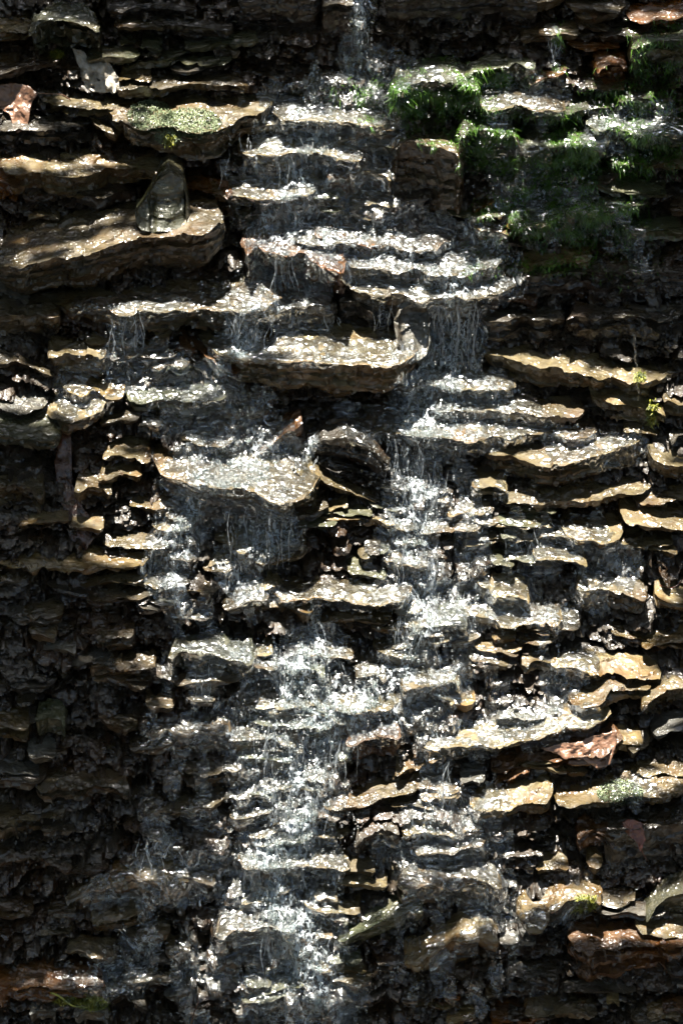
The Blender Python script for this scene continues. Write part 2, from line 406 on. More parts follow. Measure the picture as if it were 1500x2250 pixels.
def main_rocks():
    # --- upper left
    stone('grey-green moss-crusted boulder in the top left corner', [(62, 78), (85, 52), (115, 46), (165, 48), (205, 66), (218, 84)], 18, [50, 85, 90, 80, 60], 'green', rough=1.5)
    stone('pale wet stone at the left edge beside the mossy boulder', [(-20, 72), (20, 66), (66, 72)], 14, 24, 'tan')
    ledge('thin dark slab with a glinting front edge at the top, right of the mossy boulder', [(332, 60), (400, 54), (455, 58), (512, 68)], 9, 36, 'dark')
    ledge('brown ledge cut by the top edge left of centre', [(240, 22), (330, 20), (430, 26)], 6, 26, 'dark')
    stone('rounded olive stone under the thin dark slab at the top', [(262, 100), (285, 96), (304, 102)], 7, 12, 'green')
    stone('small pale stone just right of the glittering wet leaf', [(236, 128), (255, 121), (274, 132)], 7, 14, 'green')
    stone('rounded ochre stone behind the broad mossy boulder', [(262, 178), (295, 168), (332, 180)], 8, 14, 'gold')
    ledge('flat brown rock at the left edge behind the dead brown leaf', [(-20, 158), (20, 152), (40, 158)], 8, 30, 'brown')
    ledge('thin upper layer of the broad mossy boulder with a glinting rim', [(250, 205), (330, 196), (420, 186), (500, 182), (545, 200)], 14, 22, 'brown')
    ledge('thin tan plate left of the mossy boulder beneath the leaf stem', [(85, 222), (150, 232), (215, 240), (262, 232)], 16, 22, 'tan')
    ledge('broad mossy boulder with layered top left of the upper stream', [(215, 235), (262, 262), (300, 288), (390, 296), (470, 286), (540, 252), (606, 243)], 58, [24, 40, 62, 70, 72, 60, 50], 'tan', rough=1.3)
    ledge('sloping tan plate stepping down left of the broad mossy boulder', [(135, 252), (185, 262), (225, 285), (262, 310)], 14, 18, 'tan')
    ledge('dark flat ledge below the dead brown leaf', [(-20, 284), (60, 282), (130, 279), (200, 280)], 10, 52, 'dark')
    ledge('long level slab at left with wet glints above the shaded hollow', [(-20, 374), (60, 380), (130, 386), (195, 384), (236, 366), (300, 376), (370, 384)], 30, [50, 62, 60, 60, 40, 20], 'tan')
    stone('brown block at the left edge under the long level slab', [(-20, 402), (18, 400), (42, 414)], 14, 40, 'rust')
    ledge('dark shaded ledge in the hollow left of the leaning pale stone', [(50, 430), (130, 425), (220, 432), (296, 428)], 6, 50, 'dark')
    stone('pale pointed stone standing upright against the rusty rock', [(296, 476), (322, 440), (344, 398), (370, 380), (404, 396), (410, 432), (420, 478)], 9, [20, 50, 80, 98, 86, 48, 18], 'green', rf=0, rough=0.45, under=-0.3, upright=True)
    stone('knobbly rust-orange rock beside the pale pointed stone', [(406, 424), (440, 414), (478, 422), (512, 440)], 12, [50, 80, 76, 60], 'rust', rough=1.6)
    ledge('wet ledge under the upper stream right of the rusty rock', [(455, 430), (540, 436), (630, 440), (705, 432)], 34, 26, 'tan')
    ledge('step under bubbling water high in the upper stream', [(520, 350), (600, 340), (700, 345), (800, 352)], 30, 16, 'tan')
    ledge('topmost step where the upper stream spills beside the mossy boulder', [(600, 268), (680, 262), (760, 270), (850, 280)], 24, 18, 'tan')
    stone('small rounded rock parting the water left of the big square block', [(770, 392), (800, 380), (846, 388), (860, 410)], 14, 70, 'tan')
    stone('dark brown knob standing in the middle of the upper stream', [(722, 392), (742, 384), (766, 396)], 8, 76, 'rust')
    stone('big square-faced dark block right of the upper stream', [(856, 340), (874, 318), (905, 314), (960, 328), (1000, 340), (1020, 366)], 16, [130, 155, 168, 162, 150, 130], 'brown', rf=0.2, rough=0.8, under=0.02, upright=True)
    ledge('green-filmed broad ledge at left with dark front below the pale pointed stone', [(-20, 606), (60, 586), (120, 574), (190, 566), (252, 545), (330, 520), (400, 514), (490, 524)], 66, [60, 80, 90, 96, 100, 110, 110, 90], 'brown', under=0.3)
    stone('thin flat tan slab on the broad green ledge at the left', [(60, 486), (100, 480), (128, 486)], 5, 9, 'tan')
    # --- centre, brown ledge
    ledge('broad brown ledge under sparkling water in the upper centre', [(748, 628), (800, 640), (860, 652), (930, 664), (1000, 662), (1060, 652), (1145, 640)], 46, [40, 60, 70, 60, 50, 44, 30], 'brown', pitch=5, rough=1.2)
    ledge('second step of the broad brown ledge, fully under sparkling water', [(720, 584), (800, 590), (880, 600), (960, 604), (1040, 598), (1110, 590)], 36, [24, 30, 34, 34, 30, 20], 'brown', rough=1.2)
    ledge('uppermost step of the broad brown ledge where the stream arrives', [(600, 520), (700, 540), (800, 548), (900, 552), (1000, 544)], 30, [20, 26, 30, 30, 20], 'brown', rough=1.2)
    ledge('rust-brown hump left of the broad brown ledge, wrapped in bubbles', [(528, 560), (570, 552), (640, 560), (700, 580), (760, 612)], 30, [70, 100, 96, 80, 60], 'rust', pitch=5, rough=1.7)
    stone('orange-brown rock riding on the broad brown ledge', [(690, 528), (740, 520), (800, 536), (838, 548)], 16, 24, 'rust')
    ledge('sunlit slab stretching left from the white chute', [(84, 682), (180, 684), (250, 690), (330, 690), (430, 682), (520, 682), (618, 676)], 42, [40, 50, 60, 62, 60, 50, 30], 'tan')
    ledge('brown slab with dark deep front at the left edge', [(-20, 698), (40, 694), (90, 688), (130, 702)], 18, [100, 106, 96, 60], 'brown')
    stone('grey rounded stone at the left edge in the shade of the green ledge', [(-20, 642), (12, 636), (40, 648), (62, 670)], 8, [40, 36, 24, 8], 'grey')
    stone('dark wedge stone left under the broad brown ledge beside the white chute', [(574, 712), (610, 686), (640, 672), (690, 670), (738, 680)], 6, [10, 50, 64, 66, 60], 'dark', rf=0.3, upright=True)
    stone('dark block under the broad brown ledge left of the pale oval stone', [(745, 668), (780, 662), (822, 690)], 6, [70, 76, 50], 'dark', rf=0.2)
    stone('pale olive oval stone propped beside the falling curtain of water', [(866, 712), (880, 684), (906, 666), (938, 668), (946, 694)], 7, [20, 62, 94, 84, 36], 'grey', rf=0, rough=0.5, under=-0.4, upright=True)
    ledge('bright flat slab with rusty front in the centre below the dark wedge stone', [(432, 764), (470, 782), (530, 796), (600, 800), (690, 800), (760, 798), (840, 802), (926, 792)], 50, [40, 66, 80, 92, 92, 80, 76, 60], 'tan')
    ledge('rusty dark shoulder at the left end of the bright central slab', [(385, 776), (430, 772), (480, 800), (530, 826)], 8, 50, 'rust')
    # --- right, dark wall
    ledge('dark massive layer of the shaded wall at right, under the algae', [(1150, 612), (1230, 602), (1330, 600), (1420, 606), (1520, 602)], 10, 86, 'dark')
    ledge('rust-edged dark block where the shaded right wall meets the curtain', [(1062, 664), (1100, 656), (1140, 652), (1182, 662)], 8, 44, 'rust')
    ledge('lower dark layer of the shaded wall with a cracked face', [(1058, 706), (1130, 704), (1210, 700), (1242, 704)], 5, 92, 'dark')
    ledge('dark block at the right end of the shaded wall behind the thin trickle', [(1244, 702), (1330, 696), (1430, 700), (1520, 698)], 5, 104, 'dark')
    ledge('long thin sunlit slab at right crossed by the thin trickle', [(1062, 784), (1110, 784), (1170, 798), (1240, 812), (1300, 826), (1380, 836), (1450, 834), (1496, 822)], 17, [36, 62, 56, 50, 42, 40, 40, 28], 'tan')
    ledge('short brown ledge with a tuft of moss below the thin trickle', [(1300, 880), (1350, 888), (1410, 894), (1450, 904), (1462, 920)], 9, [20, 50, 50, 44, 20], 'tan')
    ledge('tan block at the right edge beside the short mossy ledge', [(1456, 882), (1480, 892), (1520, 896)], 14, 70, 'tan')
    stone('small glinting stone wedged below the short mossy ledge', [(1372, 956), (1400, 952), (1444, 962)], 8, 20, 'tan')
    ledge('thin wet ledge right under the foot of the water curtain', [(868, 858), (940, 850), (1010, 856), (1070, 862), (1132, 862)], 13, 26, 'tan')
    ledge('thin dark-fronted ledge second below the water curtain', [(955, 912), (1030, 904), (1110, 908), (1200, 914), (1282, 910)], 15, 30, 'brown')
    ledge('long curved tan ledge sweeping right from the falling stream', [(742, 934), (800, 944), (860, 956), (930, 962), (1010, 966), (1080, 964), (1150, 962), (1230, 960), (1312, 966)], 27, [24, 30, 36, 30, 30, 30, 32, 30, 22], 'tan')
    ledge('big curved ledge with tall dark front at right below the long tan ledge', [(1048, 1006), (1120, 1002), (1180, 1016), (1230, 1018), (1300, 1008), (1360, 996), (1424, 984)], 32, [60, 84, 88, 84, 76, 62, 40], 'tan')
    ledge('tan wedge at the right edge beside the big curved ledge', [(1424, 1008), (1460, 1024), (1520, 1040)], 30, [30, 54, 50], 'tan')
    stone('dark round-topped stone at the right edge above the tan wedge', [(1470, 975), (1492, 962), (1520, 960)], 5, 40, 'dark')
    # --- upper right, under the algae
    ledge('tall dark rock wall behind the top trickle, draped in thin algae', [(846, 6), (920, -4), (1010, 2), (1100, -6), (1180, 4)], 4, 140, 'dark', rough=0.6)
    ledge('smooth dark grey wall at the top between the thin dark slab and the top trickle', [(524, 4), (580, -4), (640, 2), (706, -4)], 4, 190, 'dark', rough=0.6)
    ledge('narrow dark wall left of the top trickle', [(706, 16), (740, 8), (776, 14)], 4, 150, 'dark', rough=0.6)
    stone('algae-bearded boulder at the head of the stream', [(860, 214), (900, 190), (960, 176), (1020, 184), (1056, 214)], 22, [60, 90, 100, 96, 60], 'green')
    stone('low green mound behind the algae-bearded boulder', [(1020, 172), (1070, 152), (1130, 150), (1176, 168)], 14, [30, 50, 50, 30], 'green')
    stone('humped tan boulder among the algae at upper right', [(1050, 256), (1090, 236), (1140, 232), (1200, 244), (1246, 268)], 26, [16, 30, 34, 36, 20], 'tan')
    stone('round algae-capped boulder right of the big square block', [(1008, 306), (1040, 282), (1090, 284), (1136, 312), (1146, 350)], 18, [60, 110, 120, 110, 60], 'dark')
    stone('green shoulder of rock below the humped tan boulder', [(1146, 348), (1200, 330), (1270, 326), (1340, 338)], 34, [20, 50, 64, 24], 'green')
    ledge('algae-covered ledge with deep dark hollow beneath at upper right', [(1120, 506), (1170, 490), (1230, 476), (1300, 470), (1376, 458)], 24, [14, 40, 66, 44, 12], 'green')
    ledge('rounded ledge with one big glint under the algae-covered ledge', [(1146, 604), (1190, 586), (1250, 576), (1304, 582)], 18, [16, 24, 26, 20], 'gold')
    stone('brown and green boulder at the right edge near the top', [(1386, 112), (1420, 92), (1470, 88), (1520, 92)], 16, [70, 100, 110, 110], 'green')
    ledge('rust ledge cut by the top right corner', [(1380, 52), (1420, 44), (1470, 46), (1520, 36)], 18, [8, 26, 30, 26], 'rust')
    stone('rust-coloured rough rock below the top right boulder', [(1306, 158), (1336, 146), (1380, 152)], 10, 50, 'rust', rough=1.4)
    ledge('wet greenish ledge at the right edge in the algae', [(1290, 300), (1350, 292), (1420, 296), (1520, 300)], 30, 40, 'green')
    ledge('thin pale ledge touching the right edge above the shaded wall', [(1410, 368), (1450, 366), (1520, 374)], 8, 24, 'tan')
    stone('narrow orange-brown stone poking out under the round algae-capped boulder', [(1034, 470), (1060, 456), (1086, 448)], 8, 18, 'rust', rf=0.9)
    stone('small orange stone at the left tip of the algae-covered ledge', [(1114, 500), (1134, 492), (1160, 494)], 8, 10, 'rust')
    # --- left middle
    stone('brown pointed slab at the left edge above the grey-green stone', [(-20, 792), (30, 796), (70, 812), (118, 838)], 12, [30, 44, 44, 20], 'brown', rf=1.0, upright=True)
    stone('small wet block under the left trickle of water', [(104, 782), (150, 778), (200, 784), (232, 796)], 14, 52, 'tan')
    stone('golden angular stone perched at left in the water film', [(134, 862), (170, 878), (200, 868), (240, 874), (275, 870)], 14, [10, 22, 26, 24, 14], 'gold', rough=1.2)
    stone('flat grey-green stone at the left edge', [(-20, 890), (30, 908), (62, 912), (104, 896)], 30, [14, 16, 14, 10], 'grey')
    stone('large rounded slab at the left edge below the flat grey-green stone', [(-20, 950), (40, 964), (90, 972), (136, 964)], 48, [36, 42, 36, 22], 'green', rough=0.8)
    stone('blocky tan stone right of the large rounded slab, below the golden stone', [(100, 924), (150, 926), (200, 912), (236, 900)], 32, [20, 40, 42, 26], 'tan')
    ledge('wet green-brown ledge with dripping front left of the bright central slab', [(272, 880), (330, 886), (390, 890), (450, 884), (512, 872)], 28, [50, 56, 60, 54, 36], 'green')
    ledge('small brown ledge with bright tip below the dripping ledge', [(390, 968), (440, 978), (490, 986), (514, 976)], 22, 16, 'brown')
    stone('tilted rusty slab leaning up to the right of the small brown ledge', [(566, 998), (600, 976), (632, 952), (664, 938)], 8, [10, 26, 44, 56], 'rust', rf=1)
    stone('dark slanting boulder beside the falling stream under the long curved ledge', [(680, 990), (712, 962), (760, 958), (812, 984), (858, 1044)], 14, [34, 62, 66, 56, 12], 'dark', rf=0.5, rough=0.8, upright=True)
    ledge('bubble-covered golden slab in the middle of the picture', [(334, 1040), (400, 1056), (430, 1072), (500, 1082), (560, 1080), (590, 1100), (650, 1102), (704, 1082)], 62, [20, 24, 30, 30, 28, 20, 24, 16], 'gold', pitch=5, rough=0.8)
    ledge('long tan splinter slanting down right of the bubble-covered slab', [(640, 1036), (700, 1056), (770, 1080), (832, 1112)], 12, [14, 20, 22, 14], 'tan', rf=1, rough=0.7)
    ledge('dark slanting plate behind the long tan splinter', [(700, 1024), (770, 1036), (840, 1062), (905, 1078)], 8, 22, 'dark', rf=0.9)
    ledge('small tan ledge left of the bubble-covered slab', [(226, 1012), (262, 1006), (300, 1014), (330, 1020)], 12, 16, 'tan')
    ledge('narrow tan step at left just below the small tan ledge', [(216, 1056), (260, 1048), (310, 1056)], 12, 24, 'tan')
    stone('pale-topped dark block between the withered leaf and the bubble slab', [(166, 1080), (196, 1070), (226, 1080), (244, 1102)], 12, [30, 40, 36, 12], 'tan')
    ledge('dark recessed ledge at left under the large rounded slab', [(-20, 1026), (40, 1030), (90, 1028)], 5, 48, 'dark')
    stone('dark rounded block at the left edge below the recessed ledge', [(-20, 1078), (30, 1070), (70, 1076), (96, 1090)], 8, 50, 'brown')
    ledge('thin tan sliver at left beneath the dark rounded block', [(40, 1154), (90, 1150), (150, 1148)], 7, 12, 'tan')
    ledge('long ochre ledge at left ending under the withered leaf', [(-20, 1244), (40, 1246), (100, 1256), (160, 1256), (210, 1248), (330, 1250)], 24, [16, 20, 18, 18, 14, 10], 'gold', rough=0.9)
    ledge('small flat ledge touching the left edge below the long ochre ledge', [(-20, 1278), (40, 1276), (82, 1272)], 8, 14, 'brown')
    ledge('thin slab right of the withered leaf just above the long ochre ledge', [(222, 1212), (270, 1206), (330, 1210)], 9, 12, 'tan')
    # --- right middle
    ledge('stepped tan ledge at right below the big curved ledge', [(1092, 1102), (1160, 1104), (1230, 1100), (1310, 1098), (1380, 1092), (1432, 1084)], 18, 22, 'tan')
    stone('crumbled tan stone left of the stepped ledge beside the stream', [(1036, 1072), (1075, 1062), (1116, 1076)], 9, 26, 'tan')
    ledge('tan slab at the right edge above the rounded wet stone', [(1362, 1142), (1420, 1154), (1470, 1162), (1520, 1168)], 26, 18, 'tan')
    ledge('ochre slab at the right edge with a curled rim', [(1396, 1112), (1450, 1104), (1520, 1100)], 16, 18, 'gold')
    stone('rounded wet stone just left of the tan slab at the right edge', [(1234, 1172), (1270, 1186), (1320, 1192), (1372, 1176)], 30, 16, 'tan', rough=0.7)
    ledge('thin flat slab under the rounded wet stone at right', [(1360, 1200), (1420, 1196), (1480, 1198)], 10, 12, 'tan')
    stone('tan angular stone below the thin flat slab at right', [(1424, 1222), (1450, 1212), (1486, 1222)], 10, 20, 'tan')
    ledge('low tan ridge of broken rock right of the stream', [(1170, 1236), (1220, 1226), (1280, 1236), (1290, 1248)], 16, 22, 'tan')
    ledge('pale bright slab lit in the centre above the hanging water drop', [(588, 1314), (640, 1326), (690, 1322), (750, 1322), (820, 1328), (905, 1322)], 26, [10, 16, 14, 14, 18, 14], 'tan')
    ledge('golden-brown layer just beneath the pale bright slab', [(556, 1344), (600, 1338), (650, 1344), (690, 1352)], 8, 36, 'gold')
    ledge('golden-brown layer right of the hanging water drop', [(700, 1374), (750, 1366), (810, 1368), (862, 1374)], 7, 24, 'gold')
    stone('lumpy tan stone in the stream right of the pale bright slab', [(1078, 1316), (1120, 1306), (1158, 1318), (1166, 1336)], 18, 28, 'tan')
    stone('flat olive stone in the stream below the lumpy tan one', [(905, 1392), (950, 1378), (1000, 1372), (1026, 1384)], 22, 24, 'green')
    stone('tan stone beneath the lumpy stone where the water splits', [(1086, 1376), (1130, 1372), (1180, 1366), (1238, 1384)], 20, 26, 'tan')
    ledge('thin-topped ledge with tall dark front near the white splash at right', [(1266, 1308), (1310, 1302), (1360, 1306), (1424, 1316)], 10, [60, 90, 96, 80], 'brown')
    ledge('tan ledge cut by the right edge above the deep shadow', [(1440, 1316), (1480, 1326), (1520, 1334)], 18, 86, 'tan')
    ledge('broken wet ledge at right under the deep shadow', [(1212, 1480), (1260, 1472), (1320, 1482), (1390, 1492), (1450, 1500)], 20, [30, 44, 44, 30, 16], 'tan', rough=1.3)
    stone('small rounded wet stone left of the broken wet ledge', [(1148, 1466), (1180, 1456), (1212, 1464)], 8, 26, 'tan')
    stone('folded olive-brown rock at right with a ridged top', [(1252, 1556), (1290, 1546), (1340, 1532), (1390, 1528), (1430, 1516)], 26, [16, 30, 44, 44, 40], 'tan', rough=1.3)
    stone('grey-brown boulder at the right edge beside the ridged rock', [(1410, 1574), (1430, 1540), (1462, 1518), (1520, 1512)], 16, [20, 50, 62, 62], 'tan', rf=0.3)
    ledge('small pale slab above the long slanting ledge at lower right', [(1090, 1584), (1130, 1578), (1200, 1572), (1238, 1570)], 12, 16, 'grey')
    stone('pale flat stone at the right edge level with the long slanting ledge', [(1432, 1618), (1470, 1606), (1520, 1600)], 16, 14, 'grey')
    ledge('long slanting bright ledge right of the lower stream', [(902, 1650), (960, 1652), (1030, 1644), (1100, 1636), (1180, 1622), (1260, 1608), (1342, 1588)], 34, [24, 30, 24, 24, 22, 20, 12], 'tan', rf=0.8)
    ledge('brown slanting slab under the long bright ledge, below the curled leaf', [(1080, 1704), (1160, 1676), (1240, 1662), (1320, 1660), (1368, 1636)], 18, [8, 22, 30, 30, 24], 'rust', rf=0.8)
    # --- lower
    ledge('dark flat-topped ledge left of the lower stream', [(332, 1624), (380, 1618), (440, 1616), (508, 1624)], 11, [30, 52, 50, 34], 'brown')
    ledge('dark pointed slab in the lower centre right of the stream', [(704, 1778), (760, 1776), (830, 1764), (914, 1742)], 16, [16, 34, 34, 16], 'brown', rf=0.8)
    stone('small square tan stone above the dark pointed slab', [(866, 1712), (890, 1700), (930, 1694)], 12, 20, 'tan')
    stone('small pale stone between the two falling threads at lower right', [(1012, 1722), (1036, 1714), (1068, 1716)], 10, 14, 'grey')
    stone('rust-brown stone tilted up right of the small pale stone', [(1084, 1734), (1120, 1716), (1166, 1700)], 12, 22, 'rust', rf=0.9)
    ledge('tan sloping slab with dark front at lower right', [(1032, 1796), (1080, 1784), (1140, 1766), (1218, 1764)], 28, [22, 36, 40, 34], 'tan', rf=0.8)
    ledge('ochre sloping slab with a moss patch at lower right', [(1222, 1790), (1270, 1778), (1330, 1760), (1400, 1752), (1520, 1746)], 34, [14, 30, 34, 34, 30], 'gold', rf=0.8)
    ledge('tan fringe of rock at the right edge above the ochre slab', [(1400, 1716), (1450, 1708), (1520, 1712)], 14, 18, 'tan')
    ledge('flat slab under sparkling water right of the dark hump', [(880, 1840), (930, 1832), (990, 1830), (1060, 1838)], 20, 18, 'tan')
    ledge('tan slab just below the sparkling flat slab, with dark underside', [(908, 1890), (960, 1874), (1020, 1868), (1070, 1862)], 20, 24, 'brown', rf=0.8)
    stone('dark humped rock in the lower stream', [(780, 1860), (800, 1830), (840, 1822), (876, 1848)], 10, [40, 70, 76, 50], 'dark')
    stone('arched dark stone with a bright rim at lower right', [(1104, 1896), (1130, 1884), (1180, 1884), (1196, 1896)], 6, 34, 'dark')
    stone('rust-orange stone with glinting rim left of the big dark block', [(1266, 1846), (1300, 1834), (1340, 1840), (1350, 1850)], 14, 40, 'rust', rough=1.4)
    ledge('big plain dark block at the lower right edge', [(1330, 1834), (1380, 1826), (1430, 1818), (1520, 1808)], 8, 140, 'dark', rough=0.6, under=0.03)
    stone('small tan stone on the wet shelf left of the big dark block', [(1180, 1924), (1210, 1916), (1248, 1914)], 10, 18, 'tan')
    ledge('wide wet shelf with beaded edge in the lower right', [(872, 1944), (940, 1938), (1010, 1936), (1070, 1946), (1106, 1960)], 16, [60, 76, 84, 80, 50], 'brown')
    stone('mossy ochre boulder right of the wide wet shelf', [(1138, 2052), (1190, 2044), (1215, 2010), (1240, 1986), (1296, 1984), (1330, 2010)], 34, [16, 26, 44, 60, 56, 26], 'gold', rf=0.4, rough=1.4)
    stone('smooth green-brown boulder at the lower right edge', [(1420, 2030), (1440, 1994), (1470, 1974), (1520, 1960)], 10, [10, 30, 60, 70], 'green', rough=0.4)
    stone('upright pointed chip with a glint right of the mossy ochre boulder', [(1354, 1998), (1376, 1990), (1396, 1976)], 6, 24, 'tan')
    ledge('bright lit slab at the right edge near the bottom', [(1398, 2056), (1440, 2060), (1520, 2062)], 28, 20, 'tan')
    ledge('long brown ledge with deep shadowed front in the bottom right corner', [(1248, 2092), (1300, 2088), (1350, 2096), (1410, 2080), (1450, 2074), (1520, 2092)], 26, [60, 110, 120, 124, 120, 110], 'rust')
    stone('dark tilted slab with green sheen at bottom centre', [(742, 2074), (790, 2052), (840, 2030), (900, 1998), (930, 2018)], 18, [20, 40, 50, 50, 26], 'green', rf=0.9, rough=0.6)
    stone('ochre tilted slab right of the green-sheened one at the bottom', [(890, 2136), (940, 2100), (990, 2072), (1050, 2056), (1096, 2080)], 22, [14, 50, 60, 60, 26], 'gold', rf=0.8, rough=0.9)
    stone('grey square block at the bottom between the tilted slab and the right ledge', [(1100, 2076), (1140, 2070), (1180, 2074)], 8, 50, 'grey')
    stone('small stone with a bright glint near the bottom right edge', [(1334, 2216), (1350, 2204), (1362, 2216)], 8, 24, 'gold')
    ledge('dark rounded shelf at the bottom right of centre', [(1110, 2150), (1170, 2140), (1230, 2156)], 8, 60, 'dark')
    # lower left, shaded
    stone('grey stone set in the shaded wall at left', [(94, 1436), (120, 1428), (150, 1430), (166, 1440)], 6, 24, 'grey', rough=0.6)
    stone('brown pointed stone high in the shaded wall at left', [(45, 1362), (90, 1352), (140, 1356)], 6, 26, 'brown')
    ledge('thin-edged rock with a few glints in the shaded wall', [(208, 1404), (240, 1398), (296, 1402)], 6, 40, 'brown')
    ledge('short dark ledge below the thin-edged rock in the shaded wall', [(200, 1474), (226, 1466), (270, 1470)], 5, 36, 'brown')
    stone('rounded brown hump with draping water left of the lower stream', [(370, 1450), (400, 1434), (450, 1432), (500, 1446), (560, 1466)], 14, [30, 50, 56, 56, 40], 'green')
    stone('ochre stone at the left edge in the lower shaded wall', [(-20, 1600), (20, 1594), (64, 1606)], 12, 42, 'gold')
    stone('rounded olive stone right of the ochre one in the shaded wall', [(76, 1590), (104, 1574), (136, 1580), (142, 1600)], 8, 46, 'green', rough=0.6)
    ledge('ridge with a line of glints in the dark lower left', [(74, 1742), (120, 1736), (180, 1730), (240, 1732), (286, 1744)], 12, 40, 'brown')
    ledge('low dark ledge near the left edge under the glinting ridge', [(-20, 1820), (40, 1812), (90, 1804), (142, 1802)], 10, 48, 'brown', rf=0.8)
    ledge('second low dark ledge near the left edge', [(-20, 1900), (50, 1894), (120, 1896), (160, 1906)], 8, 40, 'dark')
    stone('ochre-patched rock with sparkles at lower left', [(236, 1946), (290, 1940), (340, 1934), (414, 1952)], 18, [20, 36, 36, 20], 'gold')
    ledge('slanting wet rock below the ochre-patched one', [(144, 1990), (190, 1964), (236, 1956)], 10, 50, 'brown', rf=0.9)
    ledge('dark slanting ledge in the lower left stream', [(196, 2036), (250, 2024), (310, 2010)], 8, 40, 'brown', rf=0.8)
    stone('large submerged olive-brown boulder at bottom centre left', [(470, 2072), (520, 2052), (590, 2048), (650, 2076)], 16, [70, 110, 120, 90], 'brown')
    ledge('flat rock under running water left of the lower stream', [(400, 1710), (460, 1700), (530, 1698)], 12, 50, 'brown')
    ledge('brown step beneath the lower stream', [(520, 1912), (600, 1900), (700, 1906), (770, 1920)], 18, 20, 'brown')
    ledge('step of rock beneath the stream below the white swirl', [(520, 1560), (600, 1556), (700, 1562), (800, 1570), (880, 1560)], 16, 18, 'tan')
    ledge('broken brown rock below the stream step', [(760, 1636), (820, 1622), (880, 1630)], 14, 60, 'rust')
    stone('olive stone in the right part of the stream above the slanting ledge', [(880, 1520), (930, 1506), (1000, 1500), (1010, 1520)], 22, 34, 'tan')
    stone('brown stone washed by foam right of the white swirl', [(780, 1500), (820, 1490), (850, 1500)], 10, 20, 'brown')
    stone('dark dome stone inside the ring of white water', [(640, 1490), (662, 1474), (694, 1474), (714, 1496)], 10, 34, 'green', rough=0.5)
    # bottom left debris
    stone('grey flat stone at the very bottom left', [(64, 2232), (84, 2216), (112, 2222), (122, 2240)], 10, 26, 'grey', rough=0.5)
    stone('pale leaf-shaped stone at the bottom beside the dark hollow', [(160, 2240), (190, 2222), (226, 2228), (238, 2244)], 12, 22, 'grey', rough=0.5)
    stone('black angular rock at the bottom left', [(240, 2206), (268, 2194), (300, 2204), (322, 2222)], 4, 60, 'dark')
    stone('wet pale wedge behind the black angular rock', [(234, 2192), (258, 2182), (286, 2188)], 10, 14, 'grey')
    ledge('brown mossy bank in the bottom left corner', [(-20, 2184), (60, 2172), (140, 2176), (230, 2190)], 20, 70, 'rust')
main_rocks()

# small shale pieces between the named rocks
def small_rocks():
    V = np.concatenate(ALLV[1:]); 
    tree = BVHTree.FromPolygons([tuple(p) for p in V], [tuple(int(i) for i in f) for f in (np.concatenate(ALLF[1:]) - len(ALLV[0]))])
    zones = [  # x0,x1,y0,y1,count,mat,label
        (0, 560, 0, 160, 12, ('dark', 'brown', 'green'), 'small dark shale piece in the shaded bank at top left'),
        (1050, 1500, 0, 200, 10, ('rust', 'brown', 'dark'), 'small brown rock piece in the wall at top right'),
        (510, 860, 240, 480, 30, ('tan', 'brown', 'green'), 'small rock piece washed by the upper stream'),
        (1040, 1500, 210, 520, 16, ('brown', 'green', 'dark'), 'small algae-covered rock piece at upper right'),
        (240, 560, 700, 1000, 12, ('brown', 'tan', 'dark'), 'small shale piece under the left trickle'),
        (130, 620, 1100, 1300, 22, ('brown', 'tan', 'dark'), 'small shale piece in the left middle below the bubble-covered slab'),
        (620, 1260, 1100, 1300, 36, ('tan', 'brown', 'green'), 'small shale piece in the middle either side of the falling stream'),
        (540, 800, 1430, 2200, 38, ('tan', 'brown', 'green'), 'small rock piece under the white water of the lower stream'),
        (860, 1260, 1330, 1470, 12, ('tan', 'brown'), 'small shale piece under the centre right of the stream'),
        (0, 560, 1290, 1720, 34, ('dark', 'brown', 'grey'), 'small dark shale piece in the shaded wall left of the lower stream'),
        (900, 1500, 1400, 1800, 18, ('tan', 'brown', 'gold'), 'small shale piece between the slanting ledges at lower right'),
        (0, 560, 1750, 2200, 24, ('dark', 'brown', 'grey'), 'small dark shale piece in the bottom left quarter'),
        (880, 1500, 1850, 2250, 22, ('brown', 'gold', 'dark', 'rust'), 'small brown shale piece in the bottom right quarter'),
    ]
    for x0, x1, y0, y1, cnt, mats, lab in zones:
        done = tries = 0
        while done < cnt and tries < cnt * 12:
            tries += 1
            cx, cy = random.uniform(x0, x1), random.uniform(y0, y1)
            if tree.ray_cast(Vector(CAM), Vector(ray(cx, cy)))[0] is not None: continue
            wd = random.uniform(16, 62) * random.choice((1, 1, 1.4)); tl = random.uniform(-0.22, 0.22)
            n = 5
            lip = [(cx + wd * (k / (n - 1) - 0.5) * 2, cy + tl * wd * (k / (n - 1) - 0.5) * 2 + random.uniform(-1, 1) * 4 + 9 * abs(k / (n - 1) - 0.5) * random.choice((1, 1, -1))) for k in range(n)]
            th = random.uniform(10, 26)
            rock('shale_piece', lab, lip, random.uniform(5, 14), [th * 0.5, th, th * random.uniform(0.7, 1.2), th * 0.5], random.choice(mats), cat='stone', group=lab.replace('small', 'scattered small', 1).replace(' piece', ' pieces'), step=0.0055, back=0.05, rough=random.uniform(0.4, 0.8))
            done += 1
small_rocks()

# ------------------------------------------------------------------ water
V_all = np.concatenate(ALLV); F_all = np.concatenate(ALLF)
BV = BVHTree.FromPolygons([tuple(p) for p in V_all.tolist()], F_all.tolist())

